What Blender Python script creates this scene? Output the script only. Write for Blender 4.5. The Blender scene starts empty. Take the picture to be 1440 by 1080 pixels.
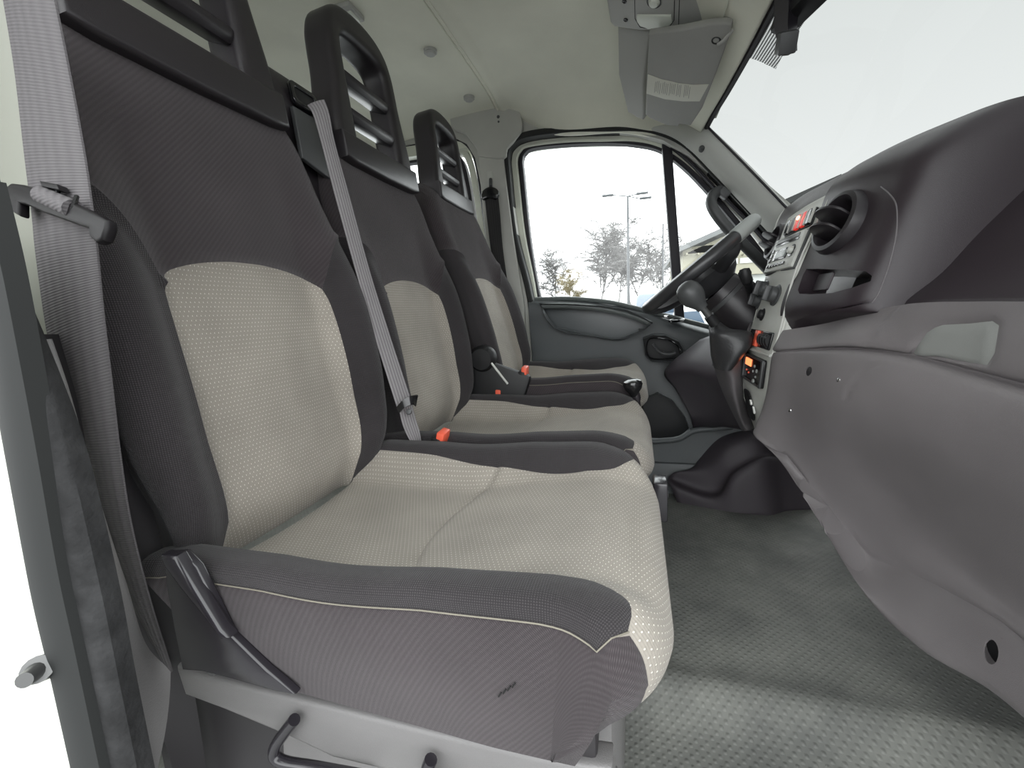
import bpy, bmesh, math, random
import numpy as np
from mathutils import Vector, Matrix
from mathutils.geometry import delaunay_2d_cdt
random.seed(4); rng = np.random.RandomState(7)
SC = bpy.context.scene
COL = SC.collection
# ------------------------------------------------------------------ camera
FPX = 620.0
CAM = np.array([0.0, 0.0, 0.72])
def _basis():
    y = np.array([895 - 720, 430 - 540, FPX]); y = y / np.linalg.norm(y)
    r = math.radians(3.0)
    h = np.array([math.cos(r), -math.sin(r), 0])
    n = np.cross(h, y); n /= np.linalg.norm(n)
    if n[1] > 0: n = -n
    return np.array([np.cross(y, n), y, n]).T
R = _basis()                      # image axes (right, down, forward) from world
cam_d = bpy.data.cameras.new('camera'); cam = bpy.data.objects.new('camera', cam_d); COL.objects.link(cam)
M3 = Matrix([[float(R[0][i]), float(-R[1][i]), float(-R[2][i])] for i in range(3)])
cam.matrix_world = Matrix.Translation(Vector(CAM)) @ M3.to_4x4()
cam_d.sensor_fit = 'HORIZONTAL'; cam_d.sensor_width = 36; cam_d.lens = 36 * FPX / 1440
cam_d.clip_start = 0.02; cam_d.clip_end = 400
SC.camera = cam
# ------------------------------------------------------------------ light
W = bpy.data.worlds.new('overcast_sky'); SC.world = W; W.use_nodes = True
wn = W.node_tree.nodes; wl = W.node_tree.links
bg = wn['Background']
tc = wn.new('ShaderNodeTexCoord'); sep = wn.new('ShaderNodeSeparateXYZ'); ramp = wn.new('ShaderNodeValToRGB')
wl.new(tc.outputs['Generated'], sep.inputs[0]); wl.new(sep.outputs['Z'], ramp.inputs[0])
ramp.color_ramp.elements[0].position = 0.0; ramp.color_ramp.elements[0].color = (.55, .56, .56, 1)
ramp.color_ramp.elements[1].position = 0.04; ramp.color_ramp.elements[1].color = (.97, .99, 1.0, 1)
_e = ramp.color_ramp.elements.new(.45); _e.color = (.76, .79, .79, 1)
wl.new(ramp.outputs[0], bg.inputs[0]); bg.inputs[1].default_value = 2.2
SC.view_settings.view_transform = 'Standard'; SC.view_settings.look = 'None'
SC.view_settings.gamma = 1; SC.view_settings.use_curve_mapping = False
SC.view_settings.exposure = 1.25
SC.cycles.max_bounces = 10; SC.cycles.transparent_max_bounces = 16
# ------------------------------------------------------------------ helpers
def ray(px, py): return R.T @ np.array([px - 720, py - 540, FPX])
def at(px, py, Y, ax=1):
    d = ray(px, py); t = (Y - CAM[ax]) / d[ax]; return CAM + t * d
def AX(px, py, X): return at(px, py, X, 0)
def AZ(px, py, Z): return at(px, py, Z, 2)
ORG = {}
def tag(o, label=None, cat=None, group=None, kind=None):
    if label: o['label'] = label
    if cat: o['category'] = cat
    if group: o['group'] = group
    if kind: o['kind'] = kind
    return o
def thing(name, label, cat, loc, group=None):
    o = bpy.data.objects.new(name, None); COL.objects.link(o); o.location = loc; o.empty_display_size = .02
    ORG[o.name] = np.array(loc, float); return tag(o, label, cat, group)
def mk(name, V, F, m, parent=None, smooth=True, uv=None, kind=None, label=None):
    V = np.asarray(V, float)
    org = ORG[parent.name] if parent is not None else V.mean(0)
    me = bpy.data.meshes.new(name); me.from_pydata([tuple(v) for v in (V - org)], [], [tuple(int(i) for i in f) for f in F])
    if isinstance(m, (list, tuple)):
        for q in m: me.materials.append(q)
    elif m: me.materials.append(m)
    if smooth: me.polygons.foreach_set('use_smooth', [True] * len(me.polygons))
    if uv is not None:
        ul = me.uv_layers.new(name='UVMap'); uv = np.asarray(uv)
        li = np.zeros(len(me.loops), int); me.loops.foreach_get('vertex_index', li)
        ul.data.foreach_set('uv', uv[li].ravel())
    me.update()
    o = bpy.data.objects.new(name, me); COL.objects.link(o)
    if parent is not None: o.parent = parent
    else: o.location = org
    ORG[o.name] = org
    if kind: o['kind'] = kind
    if label: o['label'] = label
    return o
def sharp(o, ang=40):
    o.data.update()
    try: o.data.set_sharp_from_angle(angle=math.radians(ang))
    except Exception: pass
    return o
class MB:
    def __init__(s): s.V = []; s.F = []; s.U = []
    def add(s, V, F, U=None):
        n = len(s.V); s.V += [tuple(v) for v in V]; s.F += [tuple(i + n for i in f) for f in F]
        s.U += [tuple(u) for u in U] if U is not None else [(v[0] + v[1], v[2]) for v in V]
        return s
    def box(s, c, h, rot=None, bev=0.0):
        bm = bmesh.new(); bmesh.ops.create_cube(bm, size=2)
        for v in bm.verts: v.co = Vector((v.co.x * h[0], v.co.y * h[1], v.co.z * h[2]))
        if bev > 0: bmesh.ops.bevel(bm, geom=list(bm.edges), offset=bev, segments=2, profile=.5, affect='EDGES')
        Rm = rot if rot is not None else Matrix.Identity(3)
        bm.verts.index_update()
        s.add([np.array(Rm @ v.co) + np.array(c) for v in bm.verts], [[v.index for v in f.verts] for f in bm.faces]); bm.free(); return s
    def lathe(s, c, axis, prof, n=24, squash=1.0):
        z = Vector(axis).normalized(); x = z.orthogonal().normalized(); y = z.cross(x)
        V = []; F = []; k = len(prof)
        for i in range(n):
            a = 2 * math.pi * i / n
            for (r, h) in prof: V.append(np.array(c) + np.array(x) * r * math.cos(a) + np.array(y) * r * squash * math.sin(a) + np.array(z) * h)
        for i in range(n):
            j = (i + 1) % n
            for q in range(k - 1): F.append((i * k + q, j * k + q, j * k + q + 1, i * k + q + 1))
        return s.add(V, F)
    def tube(s, P, r, n=10, cap=True, flat=None):
        P = [np.array(p, float) for p in P]; m = len(P); rr = r if hasattr(r, '__len__') else [r] * m
        V = []; F = []; up = None
        for i in range(m):
            t = P[min(i + 1, m - 1)] - P[max(i - 1, 0)]; t = t / (np.linalg.norm(t) + 1e-12)
            if up is None:
                a = np.array([0, 0, 1.0]) if abs(t[2]) < .9 else np.array([1.0, 0, 0]); up = a
            u = up - t * np.dot(up, t); u /= np.linalg.norm(u) + 1e-12; up = u; w = np.cross(t, u)
            for k in range(n):
                a = 2 * math.pi * k / n
                V.append(P[i] + rr[i] * (math.cos(a) * u + math.sin(a) * w * (flat or 1)))
        for i in range(m - 1):
            for k in range(n): F.append((i * n + k, i * n + (k + 1) % n, (i + 1) * n + (k + 1) % n, (i + 1) * n + k))
        if cap: F.append(tuple(range(n))[::-1]); F.append(tuple((m - 1) * n + k for k in range(n)))
        return s.add(V, F)
    def build(s, name, m, parent=None, smooth=True, kind=None, label=None, ang=40):
        o = mk(name, s.V, s.F, m, parent, smooth, s.U, kind, label)
        return sharp(o, ang)
def smoothpath(P, n=8, closed=False):
    P = [np.array(p, float) for p in P]; m = len(P); out = []
    rngi = range(m if closed else m - 1)
    for i in rngi:
        p1, p2 = P[i], P[(i + 1) % m]
        p0 = P[(i - 1) % m] if (closed or i > 0) else 2 * p1 - p2
        p3 = P[(i + 2) % m] if (closed or i + 2 < m) else 2 * p2 - p1
        for k in range(n):
            t = k / n
            out.append(.5 * ((2 * p1) + (-p0 + p2) * t + (2 * p0 - 5 * p1 + 4 * p2 - p3) * t * t + (-p0 + 3 * p1 - 3 * p2 + p3) * t ** 3))
    if not closed: out.append(P[-1])
    return out
def cr(ctrl, t):
    """Catmull-Rom along axis 0 of ctrl at parameters t (array, 0..n-1)"""
    ctrl = np.asarray(ctrl, float); n = len(ctrl); t = np.clip(t, 0, n - 1 - 1e-9); i = t.astype(int); f = (t - i)
    g = lambda k: np.where((k < 0)[..., None], 2 * ctrl[0] - ctrl[1], np.where((k > n - 1)[..., None], 2 * ctrl[-1] - ctrl[-2], ctrl[np.clip(k, 0, n - 1)]))
    p0, p1, p2, p3 = g(i - 1), g(i), g(i + 1), g(i + 2); f = f[..., None]
    return .5 * (2 * p1 + (-p0 + p2) * f + (2 * p0 - 5 * p1 + 4 * p2 - p3) * f * f + (-p0 + 3 * p1 - 3 * p2 + p3) * f ** 3)
class Surf:
    """smooth surface through a grid of control points ctrl[row][col]; (u=col, v=row)"""
    def __init__(s, ctrl): s.c = np.array(ctrl, float); s.nr, s.nc = s.c.shape[:2]
    def __call__(s, U, V):
        U = np.atleast_1d(np.asarray(U, float)); V = np.atleast_1d(np.asarray(V, float))
        out = np.zeros(U.shape + (3,)); n = s.nr
        v = np.clip(V, 0, n - 1 - 1e-9); i = v.astype(int); f = v - i
        rowv = np.stack([cr(s.c[r], U) for r in range(n)])          # nr, N, 3
        ar = np.arange(len(U))
        def g(k):
            kk = np.clip(k, 0, n - 1); b = rowv[kk, ar]
            lo = 2 * rowv[0, ar] - rowv[1, ar]; hi = 2 * rowv[n - 1, ar] - rowv[n - 2, ar]
            return np.where((k < 0)[:, None], lo, np.where((k > n - 1)[:, None], hi, b))
        p0, p1, p2, p3 = g(i - 1), g(i), g(i + 1), g(i + 2); f = f[:, None]
        return .5 * (2 * p1 + (-p0 + p2) * f + (2 * p0 - 5 * p1 + 4 * p2 - p3) * f * f + (-p0 + 3 * p1 - 3 * p2 + p3) * f ** 3)
    def near(s, P):
        """(u,v) of the surface point closest to the sight line through pixel P"""
        if not hasattr(s, 'tab'):
            u, v = np.meshgrid(np.linspace(0, s.nc - 1, 161), np.linspace(0, s.nr - 1, 161)); s.tu = u.ravel(); s.tv = v.ravel()
            s.tab = s(s.tu, s.tv)
            q = (s.tab - CAM) @ R.T; s.tp = np.stack([720 + FPX * q[:, 0] / q[:, 2], 540 + FPX * q[:, 1] / q[:, 2]], 1); s.tp[q[:, 2] < .02] = 1e6
        e = ((s.tp - np.array(P)) ** 2).sum(1)
        if hasattr(s, 'urange'): e = e + 1e6 * ((s.tu < s.urange[0]) | (s.tu > s.urange[1]))
        k = np.argmin(e); return (s.tu[k], s.tv[k])
def inpoly(P, poly):
    x, y = P[:, 0], P[:, 1]; c = np.zeros(len(P), bool); n = len(poly); j = n - 1
    for i in range(n):
        xi, yi = poly[i]; xj, yj = poly[j]
        m = ((yi > y) != (yj > y)) & (x < (xj - xi) * (y - yi) / (yj - yi + 1e-15) + xi); c ^= m; j = i
    return c
def distpoly(P, L, closed=False):
    L = np.asarray(L, float); A = L if closed else L[:-1]; B = np.roll(L, -1, 0) if closed else L[1:]
    d = np.full(len(P), 1e9)
    for a, b in zip(A, B):
        ab = b - a; t = np.clip(((P - a) @ ab) / (ab @ ab + 1e-15), 0, 1); d = np.minimum(d, np.linalg.norm(P - a - t[:, None] * ab, axis=1))
    return d
def cdt(bound, step, polys, lines=()):
    """triangulate rectangle bound=(u0,u1,v0,v1) on a step grid with closed polys and open lines as edges; returns P, T"""
    u0, u1, v0, v1 = bound; nu = max(2, int(round((u1 - u0) / step[0])) + 1); nv = max(2, int(round((v1 - v0) / step[1])) + 1)
    U, V = np.meshgrid(np.linspace(u0, u1, nu), np.linspace(v0, v1, nv)); P = np.stack([U.ravel(), V.ravel()], 1)
    edge = (np.abs(P[:, 0] - u0) < 1e-9) | (np.abs(P[:, 0] - u1) < 1e-9) | (np.abs(P[:, 1] - v0) < 1e-9) | (np.abs(P[:, 1] - v1) < 1e-9)
    S = np.array([1 / step[0], 1 / step[1]]); keep = np.ones(len(P), bool)
    for q in polys: keep &= distpoly(P * S, np.array(q) * S, True) > .45
    for q in lines: keep &= distpoly(P * S, np.array(q) * S) > .45
    P = P[keep | edge]; pts = [Vector(p) for p in P]; ed = []
    for q in polys:
        n = len(pts); pts += [Vector((float(a), float(b))) for a, b in q]; ed += [(n + i, n + (i + 1) % len(q)) for i in range(len(q))]
    for q in lines:
        n = len(pts); pts += [Vector((float(a), float(b))) for a, b in q]; ed += [(n + i, n + i + 1) for i in range(len(q) - 1)]
    v, e, f, *_ = delaunay_2d_cdt(pts, ed, [], 0, 1e-7)
    P = np.array([(a[0], a[1]) for a in v]); T = np.array([t for t in f if len(t) == 3])
    return P, T
def sub(P, T, mask):
    T = T[mask]; idx = np.unique(T); m = -np.ones(len(P), int); m[idx] = np.arange(len(idx)); return idx, m[T]
def patch(name, surf, bound, step, m, parent, holes=(), inserts=(), cuts=(), groove=None, thick=None, kind=None, wall=.02, wallm=None, label=None, flip=False, uvs=(1, 1), disp=None):
    """skin one part over a surface; holes are cut and get an inward wall. inserts=[(name,poly,mat,label)] become sub-parts"""
    polys = [list(h) for h in holes] + [list(h) for h in cuts] + [list(i[1]) for i in inserts]
    P, T = cdt(bound, step, polys, [g[0] for g in (groove or [])])
    X = surf(P[:, 0], P[:, 1]); e = 1e-3
    du = surf(P[:, 0] + e, P[:, 1]) - surf(P[:, 0] - e, P[:, 1]); dv = surf(P[:, 0], P[:, 1] + e) - surf(P[:, 0], P[:, 1] - e)
    N = np.cross(du, dv); N /= np.linalg.norm(N, axis=1)[:, None] + 1e-12
    if flip: N = -N
    if groove:
        for g in groove: X = X - N * (g[2] * np.exp(-(distpoly(P, g[0]) / g[1]) ** 2))[:, None]
    if disp is not None: X = X + N * disp(P)[:, None]
    cen = P[T].mean(1); owner = np.zeros(len(T), int)
    inside = (cen[:, 0] > bound[0]) & (cen[:, 0] < bound[1]) & (cen[:, 1] > bound[2]) & (cen[:, 1] < bound[3])
    owner[~inside] = -1
    for h in list(holes) + list(cuts): owner[inpoly(cen, h)] = -1
    for k, i in enumerate(inserts): owner[inpoly(cen, i[1]) & (owner >= 0)] = k + 1
    nz = np.cross(X[T[:, 1]] - X[T[:, 0]], X[T[:, 2]] - X[T[:, 0]]); fl = (nz * N[T[:, 0]]).sum(1) < 0
    T[fl] = T[fl][:, ::-1]
    UV = P * np.array(uvs)
    idx, F = sub(P, T, owner == 0); V = list(X[idx]); F = [tuple(t) for t in F]; U = list(UV[idx])
    for h in holes:
        h = np.array(h); n = len(h); A = surf(h[:, 0], h[:, 1])
        hn = np.cross(surf(h[:, 0] + e, h[:, 1]) - surf(h[:, 0] - e, h[:, 1]), surf(h[:, 0], h[:, 1] + e) - surf(h[:, 0], h[:, 1] - e)); hn /= np.linalg.norm(hn, axis=1)[:, None]
        if flip: hn = -hn
        b = len(V); V += list(A) + list(A - hn * wall); U += [(0, 0)] * (2 * n)
        F += [(b + i, b + (i + 1) % n, b + n + (i + 1) % n, b + n + i) for i in range(n)]
    o = sharp(mk(name, V, F, m, parent, True, U, kind, label), 50)
    for k, i in enumerate(inserts):
        idx, F = sub(P, T, owner == k + 1)
        sharp(mk(i[0], X[idx], F, i[2], o, True, UV[idx], None, i[3] if len(i) > 3 else None), 60)
    if thick:
        s = o.modifiers.new('thickness', 'SOLIDIFY'); s.thickness = thick; s.offset = -1; s.use_even_offset = False
    return o
def plate(name, outer, holes, frame, m, parent=None, ext=.005, bev=.003, kind=None, label=None, res=2):
    """flat solid with rounded edges from 2-D outlines; frame=(origin, ex, ey) maps (a,b) into the world, thickness along ex x ey"""
    cu = bpy.data.curves.new('t', 'CURVE'); cu.dimensions = '2D'; cu.fill_mode = 'BOTH'; cu.extrude = max(ext - bev, 1e-5); cu.bevel_depth = bev; cu.bevel_resolution = res; cu.offset = -bev
    for pl in [outer] + list(holes):
        sp = cu.splines.new('POLY'); sp.points.add(len(pl) - 1); sp.use_cyclic_u = True
        for i, (a, b) in enumerate(pl): sp.points[i].co = (a, b, 0, 1)
    t = bpy.data.objects.new('t', cu); COL.objects.link(t); bpy.context.view_layer.update()
    dg = bpy.context.evaluated_depsgraph_get(); me = bpy.data.meshes.new_from_object(t.evaluated_get(dg))
    bpy.data.objects.remove(t); bpy.data.curves.remove(cu)
    o0, ex, ey = [np.array(q, float) for q in frame]; ex = ex / np.linalg.norm(ex); ey = ey / np.linalg.norm(ey); ez = np.cross(ex, ey); ez /= np.linalg.norm(ez)
    V = [o0 + ex * v.co.x + ey * v.co.y + ez * v.co.z for v in me.vertices]; U = [(v.co.x, v.co.y) for v in me.vertices]; F = [tuple(p.vertices) for p in me.polygons]
    bpy.data.meshes.remove(me)
    bm_w = {}; # weld
    key = {}; remap = []; V2 = []; U2 = []
    for v, u in zip(V, U):
        k = tuple(np.round(v, 5))
        if k not in key: key[k] = len(V2); V2.append(v); U2.append(u)
        remap.append(key[k])
    F2 = []
    for f in F:
        g = [remap[i] for i in f]; g = [a for i, a in enumerate(g) if a != g[i - 1]]
        if len(set(g)) > 2 and len(set(g)) == len(g): F2.append(g)
    return sharp(mk(name, V2, F2, m, parent, True, U2, kind, label), 45)
def rrect(w, h, r, cx=0, cy=0, n=5):
    out = []
    for (sx, sy, a0) in ((1, 1, 0), (-1, 1, 90), (-1, -1, 180), (1, -1, 270)):
        for k in range(n + 1):
            a = math.radians(a0 + 90 * k / n); out.append((cx + sx * (w / 2 - r) + r * math.cos(a), cy + sy * (h / 2 - r) + r * math.sin(a)))
    return out
def circle(r, cx=0, cy=0, n=20, ry=None): return [(cx + r * math.cos(2 * math.pi * i / n), cy + (ry or r) * math.sin(2 * math.pi * i / n)) for i in range(n)]
def strip(name, L, Rr, th, m, parent=None, n=6, kind=None, label=None, arch=0.0, smooth=True):
    """a band between two edges (world points) with thickness th, ribbed along its length"""
    L = smoothpath(L, n); Rr = smoothpath(Rr, n); m_ = len(L); K = 9; V = []; F = []; U = []; d = 0
    Nn = []
    for i in range(m_):
        a, b = L[i], Rr[i]; t = (L[min(i + 1, m_ - 1)] - L[max(0, i - 1)]); nn = np.cross(b - a, t); nn /= np.linalg.norm(nn) + 1e-12
        if nn @ (CAM - a) < 0: nn = -nn
        if i: d += np.linalg.norm(L[i] - L[i - 1])
        for s in (0, 1):
            for k in range(K):
                f = k / (K - 1); p = a + (b - a) * f + nn * (arch * (1 - (2 * f - 1) ** 2) - s * th); V.append(p); U.append((f * .045, d))
    for i in range(m_ - 1):
        a = i * 2 * K; b = a + 2 * K
        for k in range(K - 1):
            F.append((a + k, a + k + 1, b + k + 1, b + k)); F.append((a + K + k + 1, a + K + k, b + K + k, b + K + k + 1))
        F.append((a + K, a, b, b + K)); F.append((a + K - 1, a + 2 * K - 1, b + 2 * K - 1, b + K - 1))
    F.append(tuple(range(K)) + tuple(range(2 * K - 1, K - 1, -1))); e = (m_ - 1) * 2 * K
    F.append(tuple(e + k for k in range(K))[::-1] + tuple(e + k for k in range(K, 2 * K)))
    return sharp(mk(name, V, F, m, parent, smooth, U, kind, label), 50)
# ------------------------------------------------------------------ materials
def mat(name, col, rough=.6, spec=.4, bump=0, bscale=300, vary=0, vscale=6, metal=0, emit=None, coat=0):
    m = bpy.data.materials.new(name); m.use_nodes = True; nt = m.node_tree; b = nt.nodes['Principled BSDF']
    b.inputs['Base Color'].default_value = (*col, 1); b.inputs['Roughness'].default_value = rough
    b.inputs['Specular IOR Level'].default_value = spec; b.inputs['Metallic'].default_value = metal
    b.inputs['Coat Weight'].default_value = coat
    if emit: b.inputs['Emission Color'].default_value = (*emit[0], 1); b.inputs['Emission Strength'].default_value = emit[1]
    g = nt.nodes.new('ShaderNodeTexCoord')
    if vary:
        n = nt.nodes.new('ShaderNodeTexNoise'); n.inputs['Scale'].default_value = vscale; n.inputs['Detail'].default_value = 6
        r = nt.nodes.new('ShaderNodeMapRange'); r.inputs[1].default_value = .3; r.inputs[2].default_value = .7; r.inputs[3].default_value = 1 - vary; r.inputs[4].default_value = 1 + vary
        mx = nt.nodes.new('ShaderNodeVectorMath'); mx.operation = 'SCALE'; mx.inputs[0].default_value = col
        nt.links.new(g.outputs['Object'], n.inputs['Vector']); nt.links.new(n.outputs[0], r.inputs[0]); nt.links.new(r.outputs[0], mx.inputs['Scale']); nt.links.new(mx.outputs[0], b.inputs['Base Color'])
    if bump:
        n2 = nt.nodes.new('ShaderNodeTexNoise'); n2.inputs['Scale'].default_value = bscale; n2.inputs['Detail'].default_value = 3
        bp = nt.nodes.new('ShaderNodeBump'); bp.inputs['Strength'].default_value = bump; bp.inputs['Distance'].default_value = .001
        nt.links.new(g.outputs['Object'], n2.inputs['Vector']); nt.links.new(n2.outputs[0], bp.inputs['Height']); nt.links.new(bp.outputs[0], b.inputs['Normal'])
    return m
def mathn(nt, op, a, b=None, c=None):
    n = nt.nodes.new('ShaderNodeMath'); n.operation = op
    for i, x in enumerate((a, b, c)):
        if x is None: continue
        if isinstance(x, (int, float)): n.inputs[i].default_value = x
        else: nt.links.new(x, n.inputs[i])
    return n.outputs[0]
def fabric(name, base, dot, pitch, kind):
    m = mat(name, base, .95, .15); nt = m.node_tree; b = nt.nodes['Principled BSDF']; b.inputs['Sheen Weight'].default_value = .12; b.inputs['Sheen Roughness'].default_value = .5
    tcn = nt.nodes.new('ShaderNodeTexCoord'); sp = nt.nodes.new('ShaderNodeSeparateXYZ'); nt.links.new(tcn.outputs['UV'], sp.inputs[0]); u, v = sp.outputs[0], sp.outputs[1]
    k = 2 * math.pi / pitch
    if kind == 'dots':
        row = mathn(nt, 'FLOOR', mathn(nt, 'MULTIPLY', v, 1 / pitch)); off = mathn(nt, 'MULTIPLY', mathn(nt, 'MODULO', row, 2), math.pi)
        su = mathn(nt, 'SINE', mathn(nt, 'ADD', mathn(nt, 'MULTIPLY', u, k), off)); sv = mathn(nt, 'ABSOLUTE', mathn(nt, 'SINE', mathn(nt, 'MULTIPLY', v, k / 2)))
        h = mathn(nt, 'MULTIPLY', mathn(nt, 'MAXIMUM', su, 0), sv)
        f = mathn(nt, 'SMOOTHSTEP' if False else 'GREATER_THAN', h, .87)
        fine = mathn(nt, 'MULTIPLY', mathn(nt, 'SINE', mathn(nt, 'MULTIPLY', v, k * 2)), .25)
        H = mathn(nt, 'ADD', h, fine)
    else:
        dg = mathn(nt, 'SINE', mathn(nt, 'MULTIPLY', mathn(nt, 'ADD', u, v), k)); dh = mathn(nt, 'SINE', mathn(nt, 'MULTIPLY', mathn(nt, 'SUBTRACT', v, u), k * (1 if kind == 'basket' else .31)))
        H = mathn(nt, 'MULTIPLY', dg, dh) if kind == 'basket' else mathn(nt, 'ADD', mathn(nt, 'MULTIPLY', dg, .6), mathn(nt, 'MULTIPLY', dh, .3)); f = mathn(nt, 'MULTIPLY', mathn(nt, 'MAXIMUM', H, 0), .55)
    mx = nt.nodes.new('ShaderNodeMix'); mx.data_type = 'RGBA'; mx.inputs[6].default_value = (*base, 1); mx.inputs[7].default_value = (*dot, 1)
    nz = nt.nodes.new('ShaderNodeTexNoise'); nz.inputs['Scale'].default_value = 9; nz.inputs['Detail'].default_value = 5; nt.links.new(tcn.outputs['Object'], nz.inputs['Vector'])
    mr = nt.nodes.new('ShaderNodeMapRange'); mr.inputs[1].default_value = .3; mr.inputs[2].default_value = .7; mr.inputs[3].default_value = .86; mr.inputs[4].default_value = 1.12; nt.links.new(nz.outputs[0], mr.inputs[0])
    nt.links.new(f, mx.inputs[0]); sc = nt.nodes.new('ShaderNodeVectorMath'); sc.operation = 'SCALE'; nt.links.new(mx.outputs[2], sc.inputs[0]); nt.links.new(mr.outputs[0], sc.inputs['Scale']); nt.links.new(sc.outputs[0], b.inputs['Base Color'])
    bp = nt.nodes.new('ShaderNodeBump'); bp.inputs['Strength'].default_value = .5; bp.inputs['Distance'].default_value = .0007; nt.links.new(H, bp.inputs['Height']); nt.links.new(bp.outputs[0], b.inputs['Normal'])
    return m
def webbing(name, base, light):
    m = mat(name, base, .8, .3); nt = m.node_tree; b = nt.nodes['Principled BSDF']
    tcn = nt.nodes.new('ShaderNodeTexCoord'); sp = nt.nodes.new('ShaderNodeSeparateXYZ'); nt.links.new(tcn.outputs['UV'], sp.inputs[0])
    s1 = mathn(nt, 'SINE', mathn(nt, 'MULTIPLY', sp.outputs[0], 2 * math.pi / .0078)); s2 = mathn(nt, 'SINE', mathn(nt, 'MULTIPLY', sp.outputs[1], 2 * math.pi / .0022))
    H = mathn(nt, 'ADD', s1, mathn(nt, 'MULTIPLY', s2, .4)); mx = nt.nodes.new('ShaderNodeMix'); mx.data_type = 'RGBA'
    mx.inputs[6].default_value = (*base, 1); mx.inputs[7].default_value = (*light, 1); nt.links.new(mathn(nt, 'ADD', mathn(nt, 'MULTIPLY', H, .25), .5), mx.inputs[0]); nt.links.new(mx.outputs[2], b.inputs['Base Color'])
    bp = nt.nodes.new('ShaderNodeBump'); bp.inputs['Strength'].default_value = .4; bp.inputs['Distance'].default_value = .0008; nt.links.new(H, bp.inputs['Height']); nt.links.new(bp.outputs[0], b.inputs['Normal'])
    return m
def glassm(name, tint, refl=.06):
    m = bpy.data.materials.new(name); m.use_nodes = True; nt = m.node_tree; nt.nodes.clear()
    o = nt.nodes.new('ShaderNodeOutputMaterial'); t = nt.nodes.new('ShaderNodeBsdfTransparent'); t.inputs[0].default_value = (*tint, 1)
    g = nt.nodes.new('ShaderNodeBsdfGlossy'); g.inputs['Roughness'].default_value = .03; mx = nt.nodes.new('ShaderNodeMixShader'); mx.inputs[0].default_value = refl
    nt.links.new(t.outputs[0], mx.inputs[1]); nt.links.new(g.outputs[0], mx.inputs[2]); nt.links.new(mx.outputs[0], o.inputs[0]); return m
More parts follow.
